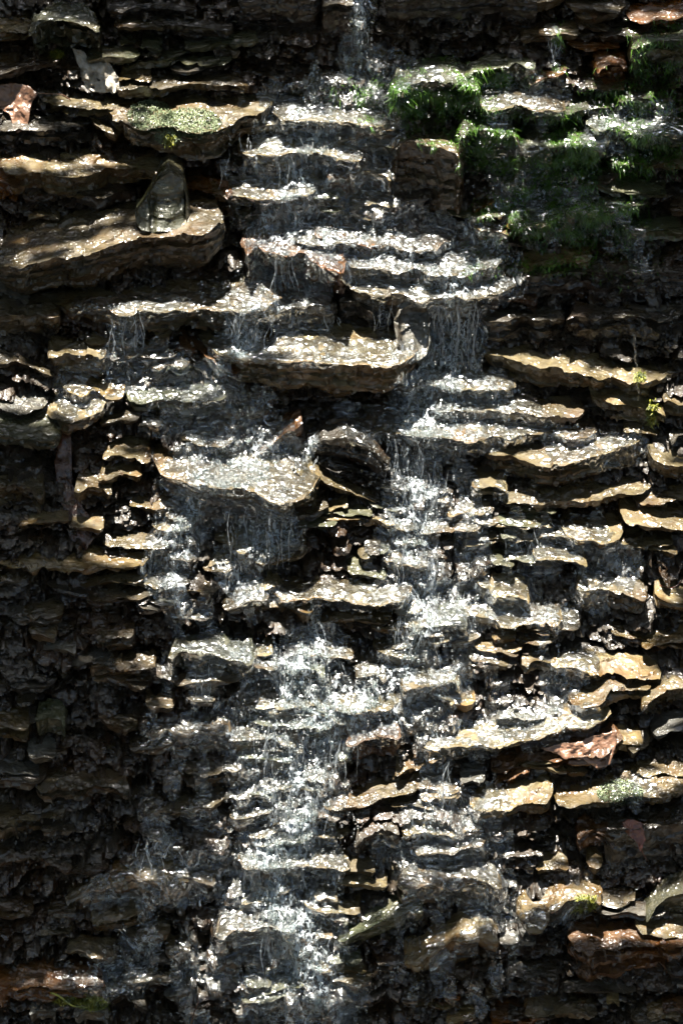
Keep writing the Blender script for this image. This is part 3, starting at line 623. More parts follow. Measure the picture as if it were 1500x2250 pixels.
# (x, y, half width) runs in photo pixels; amount of water; amount of air in it
FLOW = [
    ([(470, 1350, 130), (450, 1650, 150), (430, 1900, 170), (480, 2200, 190)], .42, .08),
    ([(1050, 1230, 230), (1080, 1420, 220)], .45, .08), ([(980, 1850, 170), (980, 2060, 190)], .42, .08),
    ([(800, -20, 34), (790, 60, 28), (772, 140, 32)], 1, .85),
    ([(690, 150, 14), (692, 185, 26), (690, 225, 22)], .9, .7),
    ([(650, 245, 50), (700, 262, 110), (675, 330, 160), (650, 400, 150), (640, 460, 110), (600, 500, 80)], 1, .68),
    ([(780, 190, 60), (850, 260, 60), (820, 350, 40), (800, 440, 70)], .8, .4),
    ([(600, 515, 80), (740, 520, 90), (900, 560, 100), (1050, 600, 90)], 1, .55),
    ([(640, 560, 100), (640, 640, 110)], .9, .3),
    ([(700, 650, 30), (700, 720, 25)], .7, .25), ([(835, 650, 22), (840, 740, 22)], .7, .3),
    ([(600, 660, 50), (470, 655, 50), (330, 672, 30), (180, 674, 22)], .9, .3),
    ([(600, 672, 30), (560, 692, 50), (535, 730, 48), (520, 765, 40)], 1, 1.0),
    ([(480, 765, 26), (620, 772, 36), (780, 774, 38), (920, 778, 30)], 1, .38),
    ([(490, 795, 22), (492, 820, 20)], 1, .7),
    ([(1005, 640, 60), (998, 720, 62), (990, 800, 62)], 1, .85),
    ([(990, 830, 90), (950, 885, 100), (930, 935, 110)], 1, .78),
    ([(1060, 858, 60), (1120, 905, 60), (1130, 940, 30)], .9, .5),
    ([(780, 925, 50), (950, 950, 60), (1180, 950, 30), (1290, 985, 50), (1380, 985, 40)], .9, .35),
    ([(895, 965, 34), (920, 1030, 60), (930, 1100, 85), (905, 1180, 75), (930, 1270, 70), (925, 1370, 60), (900, 1440, 60)], 1, .66),
    ([(1010, 1040, 40), (1030, 1140, 60), (1050, 1230, 70)], .7, .35),
    ([(690, 960, 20), (672, 1005, 20)], 1, .7),
    ([(285, 690, 40), (262, 760, 45), (290, 820, 60)], .9, .35), ([(220, 800, 20), (150, 850, 40), (190, 880, 60)], .7, .25),
    ([(400, 860, 110), (500, 875, 50), (400, 900, 70), (360, 930, 40)], .9, .32),
    ([(570, 890, 40), (540, 960, 90), (450, 985, 60), (620, 985, 60)], .95, .6),
    ([(430, 1030, 90), (560, 1050, 90), (650, 1060, 50)], .9, .28),
    ([(450, 1090, 60), (390, 1160, 60), (365, 1260, 55), (385, 1350, 34)], 1, .68),
    ([(560, 1110, 90), (600, 1180, 70), (520, 1240, 60), (540, 1290, 50)], .95, .62),
    ([(600, 1305, 30), (760, 1308, 34), (890, 1308, 40)], .9, .35),
    ([(1000, 1330, 80), (1100, 1330, 60), (1230, 1360, 40)], .9, .42),
    ([(690, 1330, 20), (694, 1370, 12), (690, 1410, 10)], 1, .7),
    ([(700, 1420, 60), (630, 1470, 50), (650, 1530, 80), (790, 1540, 60)], 1, .95), ([(880, 1490, 60), (780, 1560, 60), (700, 1610, 90), (665, 1680, 80), (670, 1760, 60), (650, 1830, 70), (590, 1900, 90), (600, 1960, 90), (660, 2050, 70), (690, 2150, 60), (700, 2260, 60)], 1, .95), ([(660, 1560, 170), (640, 1680, 130), (640, 1850, 120), (600, 1960, 150), (640, 2100, 140), (690, 2260, 130)], 1, .5),
    ([(1000, 1490, 60), (860, 1540, 110)], .95, .55),
    ([(460, 1440, 70), (450, 1520, 50)], .7, .25), ([(540, 1440, 60), (600, 1450, 40)], .9, .4),
    ([(400, 1610, 60), (500, 1600, 60), (560, 1680, 60)], .8, .35),
    ([(960, 1640, 60), (1120, 1605, 50), (1280, 1585, 40)], .9, .4),
    ([(960, 1690, 40), (960, 1770, 50), (960, 1820, 80)], .9, .4), ([(1070, 1760, 60), (1000, 1850, 70)], .8, .35),
    ([(860, 1880, 60), (960, 1925, 70), (1080, 1950, 60), (1060, 2010, 60)], .8, .35),
    ([(330, 1780, 30), (370, 1850, 40), (280, 1930, 50), (200, 1975, 40)], .75, .3),
    ([(440, 1900, 40), (340, 1960, 60), (320, 2010, 30)], .75, .32),
    ([(330, 2060, 50), (290, 2130, 60), (190, 2150, 50)], .75, .4), ([(420, 2080, 60), (470, 2160, 60)], .6, .25),
    ([(1160, 1190, 40), (1290, 1175, 60), (1180, 1240, 50)], .8, .3),
    ([(1350, 1240, 60), (1280, 1280, 50), (1320, 1330, 35)], .8, .45),
    ([(1260, 1470, 60), (1220, 1500, 50)], .8, .4),
    ([(830, 175, 70), (950, 175, 40)], .9, .4), ([(1110, 210, 60), (1180, 220, 70)], .8, .3),
    ([(1090, 290, 40), (1150, 360, 70), (1150, 430, 80), (1260, 470, 80)], .85, .35), ([(1320, 300, 70), (1450, 260, 60)], .8, .35),
    ([(1210, 60, 16), (1218, 100, 18), (1222, 140, 12)], .9, .6),
    ([(1050, 500, 40), (1090, 560, 60), (1120, 620, 40)], .8, .4),
    ([(1340, 500, 90), (1400, 560, 60)], .6, .15),
    ([(1370, 1730, 50), (1400, 1745, 40)], .6, .3), ([(1200, 2020, 50), (1260, 1990, 40)], .5, .2),
]
def flow_at(px, py):
    amt = np.zeros_like(px); air = np.zeros_like(px)
    for pts, a, f in FLOW:
        for (x0, y0, w0), (x1, y1, w1) in zip(pts[:-1], pts[1:]):
            dx, dy = x1 - x0, y1 - y0
            t = np.clip(((px - x0) * dx + (py - y0) * dy) / (dx * dx + dy * dy), 0, 1)
            d = np.hypot(px - x0 - t * dx, py - y0 - t * dy) / (w0 + (w1 - w0) * t)
            v = np.clip(1.25 - d, 0, 1) ** 0.7
            amt = np.maximum(amt, v * a); air = np.maximum(air, np.clip(1.15 - d, 0, 1) * f)
    return amt, air
def blur(A, k):
    ker = np.exp(-0.5 * (np.arange(-3 * k, 3 * k + 1) / k) ** 2); ker /= ker.sum()
    for ax in (0, 1):
        pad = [(0, 0), (0, 0)]; pad[ax] = (3 * k, 3 * k)
        B = np.pad(A, pad, mode='edge')
        A = sum(ker[i] * np.take(B, np.arange(i, i + A.shape[ax]), axis=ax) for i in range(len(ker)))
    return A
def water_mat():
    m, t, out = nodes('running_water')
    geo = N(t, 'ShaderNodeNewGeometry'); pos = geo.outputs['Position']
    at_ = N(t, 'ShaderNodeAttribute', attribute_name='air')
    mp = N(t, 'ShaderNodeMapping'); mp.inputs['Scale'].default_value = (1, 0.9, 0.6); t.links.new(pos, mp.inputs[0])
    n1 = N(t, 'ShaderNodeTexNoise', i_Scale=95.0, i_Detail=1.0, i_Roughness=0.5, i_Distortion=0.3); t.links.new(mp.outputs[0], n1.inputs['Vector'])
    n2 = N(t, 'ShaderNodeTexNoise', i_Scale=120.0, i_Detail=4.0, i_Roughness=0.65, i_Distortion=0.6); t.links.new(mp.outputs[0], n2.inputs['Vector'])
    bp = N(t, 'ShaderNodeBump', i_Strength=1.0, i_Distance=0.0065); t.links.new(domes(t, pos, 52.0, 0.012, 0.6), bp.inputs['Height'])
    gl = N(t, 'ShaderNodeBsdfGlossy', i_Roughness=0.15); gl.inputs[0].default_value = (1, 1, 1, 1); t.links.new(bp.outputs[0], gl.inputs['Normal'])
    tr = N(t, 'ShaderNodeBsdfTransparent'); tr.inputs[0].default_value = (0.95, 0.97, 0.96, 1)
    rf = N(t, 'ShaderNodeBsdfRefraction', i_IOR=1.2, i_Roughness=0.0); t.links.new(bp.outputs[0], rf.inputs['Normal'])
    m0 = N(t, 'ShaderNodeMixShader', i_0=0.12); t.links.new(tr.outputs[0], m0.inputs[1]); t.links.new(rf.outputs[0], m0.inputs[2])
    fr = N(t, 'ShaderNodeFresnel', i_IOR=1.33)
    m1 = N(t, 'ShaderNodeMixShader'); t.links.new(math_(t, 'ADD', math_(t, 'MULTIPLY', fr.outputs[0], 0.5), 0.05), m1.inputs[0]); t.links.new(m0.outputs[0], m1.inputs[1]); t.links.new(gl.outputs[0], m1.inputs[2])
    df = N(t, 'ShaderNodeBsdfDiffuse'); df.inputs[0].default_value = (0.72, 0.79, 0.84, 1); t.links.new(bp.outputs[0], df.inputs['Normal'])
    tl = N(t, 'ShaderNodeBsdfTranslucent'); tl.inputs[0].default_value = (0.72, 0.78, 0.84, 1)
    m2 = N(t, 'ShaderNodeMixShader', i_0=0.5); t.links.new(df.outputs[0], m2.inputs[1]); t.links.new(tl.outputs[0], m2.inputs[2])
    foam = math_(t, 'MULTIPLY', at_.outputs['Fac'], ramp(t, n2.outputs[0], [(0.45, 0.0), (0.58, 1.0)]))
    foam = math_(t, 'MULTIPLY', math_(t, 'POWER', foam, 2.0), 2.3)
    m3 = N(t, 'ShaderNodeMixShader'); t.links.new(foam, m3.inputs[0]); t.links.new(m1.outputs[0], m3.inputs[1]); t.links.new(m2.outputs[0], m3.inputs[2])
    t.links.new(m3.outputs[0], out.inputs[0]); return m
WATER = water_mat()
def clear_mat():
    m, t, out = nodes('clear_drops')
    gl = N(t, 'ShaderNodeBsdfGlossy', i_Roughness=0.24); tr = N(t, 'ShaderNodeBsdfTransparent'); tr.inputs[0].default_value = (0.93, 0.95, 0.95, 1)
    fr = N(t, 'ShaderNodeFresnel', i_IOR=1.45); mx = N(t, 'ShaderNodeMixShader')
    t.links.new(math_(t, 'ADD', math_(t, 'MULTIPLY', fr.outputs[0], 0.35), 0.04), mx.inputs[0]); t.links.new(tr.outputs[0], mx.inputs[1]); t.links.new(gl.outputs[0], mx.inputs[2])
    t.links.new(mx.outputs[0], out.inputs[0]); return m
CLEAR = clear_mat()
def thread_mat():
    m, t, out = nodes('aerated_threads')
    gl = N(t, 'ShaderNodeBsdfGlossy', i_Roughness=0.24); tr = N(t, 'ShaderNodeBsdfTransparent')
    df = N(t, 'ShaderNodeBsdfDiffuse'); df.inputs[0].default_value = (0.7, 0.76, 0.8, 1)
    tl = N(t, 'ShaderNodeBsdfTranslucent'); tl.inputs[0].default_value = (0.7, 0.76, 0.8, 1)
    a = N(t, 'ShaderNodeMixShader', i_0=0.5); t.links.new(df.outputs[0], a.inputs[1]); t.links.new(tl.outputs[0], a.inputs[2])
    b = N(t, 'ShaderNodeMixShader', i_0=0.36); t.links.new(tr.outputs[0], b.inputs[1]); t.links.new(a.outputs[0], b.inputs[2])
    fr = N(t, 'ShaderNodeFresnel', i_IOR=1.45); mx = N(t, 'ShaderNodeMixShader')
    t.links.new(math_(t, 'ADD', math_(t, 'MULTIPLY', fr.outputs[0], 0.35), 0.04), mx.inputs[0]); t.links.new(b.outputs[0], mx.inputs[1]); t.links.new(gl.outputs[0], mx.inputs[2])
    t.links.new(mx.outputs[0], out.inputs[0]); return m
THREAD = thread_mat()

def water():
    st = 0.0031
    NRM = np.array([0, math.sin(SLOPE), -math.cos(SLOPE)])      # into the rock
    ALONG = np.array([0, math.cos(SLOPE), math.sin(SLOPE)])
    us = np.arange(-0.80, 0.80, st); vs = np.arange(-1.42, 1.42, st)
    T = np.full((len(us), len(vs)), 0.8); dv = Vector(NRM)
    ok = np.zeros_like(T, bool)
    U, W = np.meshgrid(us, vs, indexing='ij')
    base = U[..., None] * RIGHT + W[..., None] * ALONG
    px, py = proj(base.reshape(-1, 3)); a0, _ = flow_at(px, py); a0 = a0.reshape(T.shape)
    # only cast where water may run (with a margin)
    near = blur((a0 > 0).astype(float), 8) > 0.01
    for i, j in zip(*np.nonzero(near)):
        o = base[i, j] - NRM * 0.8
        h = BV.ray_cast(Vector(o), dv, 2.0)
        if h[0] is not None: T[i, j] = h[3]; ok[i, j] = True
    Tm = T.copy()
    for ax in (0, 1):
        for s_ in (-1, 1): Tm = np.minimum(Tm, np.roll(T, s_, ax) + 0.001 * abs(s_))
    S = blur(Tm, 2)
    Tw = np.minimum(S, T - 0.001)
    Tw = blur(Tw, 1)
    pxx, pyy = proj((base - NRM * 0.8 + NRM * Tw[..., None]).reshape(-1, 3)); airg = flow_at(pxx, pyy)[1].reshape(T.shape)
    wgt = blur(np.clip((airg - 0.42) / 0.3, 0, 1), 3)
    Tw = Tw * (1 - wgt) + np.minimum(blur(Tm, 8) - 0.010, Tw) * wgt       # white water leaps clear of the steps
    P = base - NRM * 0.8 + NRM * Tw[..., None]
    P = P.reshape(-1, 3)
    px, py = proj(P); amt, air = flow_at(px, py)
    # slope of the sheet: steep parts carry strands, flat parts ripples
    dz = np.gradient(P[:, 2].reshape(T.shape), axis=1) / st
    steep = np.clip((dz.ravel() - 0.55) / 0.6, 0, 1)
    x, y, z = P.T; s = W.ravel()
    wob = 0.02 * fbm(P3(x * 9, s * 6), 2, 400)
    strand = 1 - np.abs(fbm(P3((x + wob) * 48, s * 9), 2, 411)) * 2.6
    ripple = fbm(P3(x * 46, s * 60, 3), 2, 421)
    drop = fbm(P3(x * 80, s * 75, 9), 1, 431)
    h = amt * (steep * (0.008 * strand) + (1 - 0.6 * steep) * 0.0095 * (0.4 + air) * ripple + 0.0018 * drop) + amt * air * 0.010 * fbm(P3(x * 35, s * 30, 5), 3, 441)
    P = P - NRM * (h + 0.002)[:, None]
    brk = amt + 0.55 * fbm(P3((x + wob) * 34, s * 18, 7), 4, 451) - 0.33
    airn = np.clip(air * (0.72 + 1.25 * fbm(P3((x + wob) * 48, s * (20), 1), 4, 461)) * (0.5 + 0.9 * np.clip(strand, 0, 1) * steep + 0.4 * (1 - steep)) * (1 + 0.5 * steep), 0, 1)
    F = grid_faces(*T.shape)[:, ::-1]
    keepv = (brk > 0.0) & ok.ravel()
    # drop faces that would bridge big jumps
    jump = np.abs(P[F[:, 0], 1] - P[F[:, 2], 1]) > 0.05
    kf = keepv[F].all(1) & ~jump
    F = F[kf]
    used = np.unique(F); remap = -np.ones(len(P), int); remap[used] = np.arange(len(used))
    o = mesh_obj('water', P[used], remap[F], WATER); tag(o, kind='structure')
    at_ = o.data.attributes.new('air', 'FLOAT', 'POINT'); at_.data.foreach_set('value', airn[used].astype(np.float32))
    return o
water()

# bubbles and drops
def icos():
    import bmesh
    bm = bmesh.new(); bmesh.ops.create_icosphere(bm, subdivisions=1, radius=1)
    v = np.array([x.co[:] for x in bm.verts]); f = np.array([[q.index for q in x.verts] for x in bm.faces]); bm.free(); return v, f
IV, IF = icos()
def spheres(name, items, label):
    Vs, Fs, n = [], [], 0
    for c, sx, sz in items:
        Vs.append(IV * np.array([sx, sx, sz]) + c); Fs.append(IF + n); n += len(IV)
    o = mesh_obj(name, np.concatenate(Vs), np.concatenate(Fs), CLEAR); tag(o, label, 'water', kind='stuff')
    a = o.data.attributes.new('air', 'FLOAT', 'POINT')
    vals = np.repeat(rng.uniform(0.0, 0.5, len(items)), len(IV)); a.data.foreach_set('value', vals.astype(np.float32))
def scatter(zones, rmin, rmax, lift):
    it = []
    for x0, y0, rx, ry, n in zones:
        for _ in range(n):
            a, r = random.random() * 6.283, math.sqrt(random.random())
            px, py = x0 + rx * r * math.cos(a), y0 + ry * r * math.sin(a)
            h = BV.ray_cast(Vector(CAM), Vector(ray(px, py)))
            if h[0] is None: continue
            rad = rmin + (rmax - rmin) * random.random() ** 2.5
            c = np.array(h[0]) - ray(px, py) * lift(rad)
            it.append((c, rad, rad * random.uniform(0.85, 1.3)))
    return it
spheres('bubbles', scatter([(510, 1035, 85, 36, 330), (620, 600, 100, 50, 260), (700, 330, 130, 90, 60), (660, 1740, 70, 90, 140), (560, 885, 60, 40, 60), (890, 1180, 60, 80, 60)], 0.003, 0.0085, lambda r: 0.006), 'clear round bubbles riding on the water')
spheres('water_drops', scatter([(540, 700, 80, 60, 120), (990, 760, 80, 100, 150), (960, 880, 130, 60, 150), (900, 1060, 110, 120, 150), (690, 195, 30, 45, 60), (250, 760, 80, 90, 60), (680, 1560, 170, 150, 420), (650, 1800, 140, 220, 420), (660, 1470, 70, 60, 160), (930, 1000, 90, 90, 120), (930, 1380, 130, 80, 120), (790, 60, 30, 90, 40), (230, 2130, 90, 50, 60), (1320, 1300, 60, 40, 40), (700, 280, 160, 120, 100), (800, 560, 250, 90, 60), (1150, 400, 160, 120, 260), (950, 220, 180, 50, 160), (1380, 280, 130, 80, 160), (480, 1150, 160, 120, 120)], 0.0014, 0.005, lambda r: 0.01 + random.random() ** 2 * 0.06), 'clear drops thrown up by the falling water')

def beads():
    it = []; 
    while len(it) < 18000:
        px, py = rng.uniform(0, 1500, 4000), rng.uniform(-10, 2260, 4000)
        a, f = flow_at(px, py); clump = fbm(P3(px / 45.0, py / 45.0), 2, 801)
        ok = rng.random(4000) < a * (0.06 + f ** 3 * 1.9) * np.clip(0.5 + 1.6 * clump, 0.05, 1)
        for x_, y_ in zip(px[ok], py[ok]):
            d = ray(x_, y_); h = BV.ray_cast(Vector(CAM), Vector(d))
            if h[0] is None: continue
            r = 0.0016 + 0.0040 * random.random() ** 2.2
            it.append((np.array(h[0]) - d * (0.004 + 0.008 * random.random()), r, r * random.uniform(0.8, 1.5)))
    spheres('water_beads', it, 'bubbles and drops carried in the running water')
    it = []
    while len(it) < 11000:
        px, py = rng.uniform(0, 1500, 4000), rng.uniform(-10, 2260, 4000)
        clump = fbm(P3(px / 60.0, py / 25.0), 3, 811); ok = clump > 0.08
        for x_, y_ in zip(px[ok], py[ok]):
            d = ray(x_, y_); h = BV.ray_cast(Vector(CAM), Vector(d))
            if h[0] is None or abs(h[1][2]) < 0.45: continue
            r = 0.0014 + 0.0032 * random.random() ** 2.5
            it.append((np.array(h[0]), r, r * 0.8))
    spheres('dew_drops', it, 'fine drops of spray clinging to the rock tops')
beads()

def tube(pts, rad, ns=8):
    pts = np.array(pts); V = []
    for i, p in enumerate(pts):
        d = pts[min(i + 1, len(pts) - 1)] - pts[max(i - 1, 0)]; d /= np.linalg.norm(d)
        a = np.cross(d, [0.3, 1, 0.1]); a /= np.linalg.norm(a); b = np.cross(d, a)
        r = rad[i] if hasattr(rad, '__len__') else rad
        for k in range(ns):
            an = 6.2832 * k / ns; V.append(p + r * (a * math.cos(an) + b * math.sin(an)))
    F = [(i * ns + k, i * ns + (k + 1) % ns, (i + 1) * ns + (k + 1) % ns, (i + 1) * ns + k) for i in range(len(pts) - 1) for k in range(ns)]
    return np.array(V), np.array(F)
def hitpt(px, py, off=0.0):
    d = ray(px, py); h = BV.ray_cast(Vector(CAM), Vector(d)); return np.array(h[0]) - d * off
def trickle():
    a, b = hitpt(1386, 700, 0.03), hitpt(1402, 880, 0.03)
    a[1] = b[1] = min(a[1], b[1])
    pts = [a + (b - a) * f + np.array([0.0015 * math.sin(f * 30), 0, 0]) for f in np.linspace(0, 1, 40)]
    rad = [0.0012 + 0.0012 * abs(math.sin(f * 21)) for f in np.linspace(0, 1, 40)]
    V, F = tube(pts, rad); o = mesh_obj('water_trickle', V, F, WATER); tag(o, kind='structure')
trickle()
def strands():
    FALLS = [(950, 1052, 655, 810, 26), (590, 660, 545, 640, 10), (700, 745, 655, 745, 5), (820, 860, 660, 745, 5), (500, 600, 690, 765, 22), (245, 320, 690, 800, 12), (840, 930, 960, 1060, 20),
             (880, 990, 1040, 1160, 22), (330, 430, 1130, 1230, 12), (360, 410, 1270, 1370, 7), (500, 640, 1110, 1250, 14), (860, 960, 1190, 1290, 14), (870, 960, 1360, 1470, 12), (670, 705, 1330, 1415, 5),
             (600, 760, 1430, 1540, 22), (560, 780, 1590, 1720, 26), (600, 740, 1720, 1830, 18), (540, 700, 1840, 1960, 18), (560, 740, 2000, 2140, 16), (930, 990, 1680, 1800, 8), (770, 805, 0, 140, 9), (1205, 1228, 60, 140, 5),
             (480, 700, 300, 420, 12), (300, 400, 1830, 1940, 8), (430, 470, 1440, 1560, 5), (640, 700, 980, 1050, 5), (1270, 1340, 1310, 1335, 3), (1100, 1180, 1150, 1250, 8)]
    Vs, Fs, n = [], [], 0
    for x0, x1, y0, y1, cnt in FALLS:
        for _ in range(int(cnt * 1.2)):
            xa = random.uniform(x0, x1); ya = y0 + random.uniform(-0.1, 0.5) * (y1 - y0); yb = min(y1 + 10, ya + random.uniform(0.2, 0.95) * (y1 - y0))
            h = BV.ray_cast(Vector(CAM), Vector(ray(xa, ya)))[0]; h2 = BV.ray_cast(Vector(CAM), Vector(ray(xa, yb)))[0]
            if h is None or h2 is None: continue
            yy = min(h[1], h2[1] + 0.01) - 0.006
            for k in range(5):               # leap clear of the lip above
                hk = BV.ray_cast(Vector(CAM), Vector(ray(xa, y0 - 12 + (ya - y0 + 12) * k / 4)))[0]
                if hk is not None: yy = min(yy, hk[1] - 0.003 - 0.012 * random.random())
            m = 16 + int((yb - ya) / 4); pts, rad = [], []
            dx = random.uniform(-10, 10); ph = random.uniform(0, 6); R0 = random.uniform(0.0008, 0.0028); wa = random.uniform(1, 4)
            for k in range(m):
                f = k / (m - 1); px = xa + dx * f + 3 * math.sin(f * 5 + ph) + wa * 0.5 * math.sin(f * (yb - ya) * 0.07 + ph); py = ya + (yb - ya) * f
                d = ray(px, py); pts.append(CAM + d * ((yy + 0.006 * (1 - f) - CAM[1]) / d[1]))
                rad.append(R0 * (0.35 + 0.9 * abs(math.sin(f * m * 0.42 + ph)) ** 1.5 * (0.5 + 0.5 * random.random())) * min(1, 3 * f + 0.1, 2.2 * (1 - f) + 0.03) * (0.15 if random.random() < 0.12 else 1))
            V, F = tube(pts, rad, 8); Vs.append(V); Fs.append(F + n); n += len(V)
    o = mesh_obj('falling_water', np.concatenate(Vs), np.concatenate(Fs), THREAD); tag(o, 'beaded threads of water falling from lip to lip', 'water', kind='stuff')
strands()

# ------------------------------------------------------------------ moss and algae
def leafy_mat(name, c0, c1, rough=0.4, scale=60, trans=True):
    m, t, out = nodes(name)
    n = N(t, 'ShaderNodeTexNoise', i_Scale=scale, i_Detail=3.0); geo = N(t, 'ShaderNodeNewGeometry'); t.links.new(geo.outputs['Position'], n.inputs['Vector'])
    b = N(t, 'ShaderNodeBsdfPrincipled', i_Roughness=rough); t.links.new(ramp(t, n.outputs[0], [(0.38, c0), (0.62, c1)]), b.inputs['Base Color'])
    b.inputs['Coat Weight'].default_value = 0.5; b.inputs['Coat Roughness'].default_value = 0.15
    t.links.new(b.outputs[0], out.inputs[0]); return m
ALGAE = leafy_mat('wet_green_algae', (0.018, 0.048, 0.008), (0.085, 0.19, 0.02), 0.25, 28)
MOSS = leafy_mat('pale_moss', (0.05, 0.07, 0.03), (0.22, 0.27, 0.15), 0.4)
YMOSS = leafy_mat('yellow_green_moss', (0.06, 0.08, 0.01), (0.26, 0.26, 0.03), 0.5)
def blades(name, zones, lmin, lmax, wd, mat, label, hang=1.0, cat='algae', lift=0.22, soft=True):
    Vs, Fs, n = [], [], 0
    for x0, y0, rx, ry, cnt in zones:
        for _ in range(cnt):
            a, r = random.random() * 6.283, math.sqrt(random.random())
            if soft: r *= random.uniform(0.5, 1.35)
            px, py = x0 + rx * r * math.cos(a), y0 + ry * r * math.sin(a)
            if soft and vnoise(np.array([[px / 38.0, py / 30.0, 4.0]]), 55)[0] < random.uniform(-0.5, 0.15): continue
            h = BV.ray_cast(Vector(CAM), Vector(ray(px, py)))
            if h[0] is None: continue
            p = np.array(h[0]); nn = np.array(h[1]); 
            if nn @ ray(px, py) > 0: nn = -nn
            L = random.uniform(lmin, lmax); lf = lift * (2.4 if random.random() < 0.35 else 1)
            down = np.array([random.gauss(0, 0.5), random.gauss(0, 0.4) - 0.3, -1.0 * hang + random.gauss(0, 0.35)])
            side = np.cross(nn, down); side /= (np.linalg.norm(side) + 1e-6); side = side * wd * random.uniform(0.6, 1.4)
            tip0 = p + nn * L * lf + down * L * 0.35; tip = p + nn * L * lf * 0.8 + down * L
            Vs += [p - side, p + side, tip0 + side * 0.8, tip0 - side * 0.8, tip + side * 0.15, tip - side * 0.15]
            Fs += [(n, n + 1, n + 2, n + 3), (n + 3, n + 2, n + 4, n + 5)]; n += 6
    o = mesh_obj(name, Vs, Fs, mat); tag(o, label, cat, kind='stuff')
blades('algae', [(850, 215, 110, 50, 5200), (970, 220, 100, 80, 9000), (1090, 320, 80, 70, 5600), (970, 325, 50, 14, 900), (1250, 360, 140, 110, 15000), (1180, 470, 120, 60, 9000), (1300, 480, 110, 60, 8000), (1430, 330, 70, 60, 3000), (1400, 240, 120, 90, 5600), (1100, 170, 90, 24, 1800), (1050, 570, 50, 40, 900), (1200, 575, 90, 26, 1500), (1440, 110, 80, 70, 1800), (1225, 110, 16, 60, 500), (1040, 170, 70, 30, 900), (1350, 560, 120, 60, 800)], 0.005, 0.018, 0.0007, ALGAE, 'dark green hair-like algae draped over the rocks at upper right', hang=0.7)
blades('moss', [(330, 255, 50, 34, 1800), (420, 270, 66, 32, 2400), (370, 300, 30, 20, 500), (1362, 1742, 50, 28, 1500)], 0.002, 0.006, 0.0013, MOSS, 'pale moss crusting the boulder tops', hang=0.2, cat='moss', lift=0.5, soft=False)
blades('moss_tufts', [(1432, 905, 10, 26, 500), (1404, 830, 14, 12, 200), (1285, 1985, 26, 18, 500), (205, 2205, 34, 16, 900), (150, 2200, 30, 10, 300), (125, 120, 14, 10, 200), (373, 305, 12, 10, 200)], 0.004, 0.012, 0.0011, YMOSS, 'yellow-green moss tufts on the rocks', hang=0.4, cat='moss', lift=0.5, soft=False)

# ------------------------------------------------------------------ leaves
def leaf_mat(name, c0, c1, rough=0.35):
    m, t, out = nodes(name)
    n = N(t, 'ShaderNodeTexNoise', i_Scale=45.0, i_Detail=6.0); geo = N(t, 'ShaderNodeNewGeometry'); t.links.new(geo.outputs['Position'], n.inputs['Vector'])
    b = N(t, 'ShaderNodeBsdfPrincipled', i_Roughness=rough); t.links.new(ramp(t, n.outputs[0], [(0.35, c0), (0.65, c1)]), b.inputs['Base Color'])
    bp = N(t, 'ShaderNodeBump', i_Strength=0.7, i_Distance=0.003); n2 = N(t, 'ShaderNodeTexNoise', i_Scale=160.0, i_Detail=3.0); t.links.new(geo.outputs['Position'], n2.inputs['Vector'])
    t.links.new(n2.outputs[0], bp.inputs['Height']); t.links.new(bp.outputs[0], b.inputs['Normal'])
    b.inputs['Coat Weight'].default_value = 0.6; b.inputs['Coat Roughness'].default_value = 0.1; t.links.new(bp.outputs[0], b.inputs['Coat Normal'])
    t.links.new(b.outputs[0], out.inputs[0]); return m
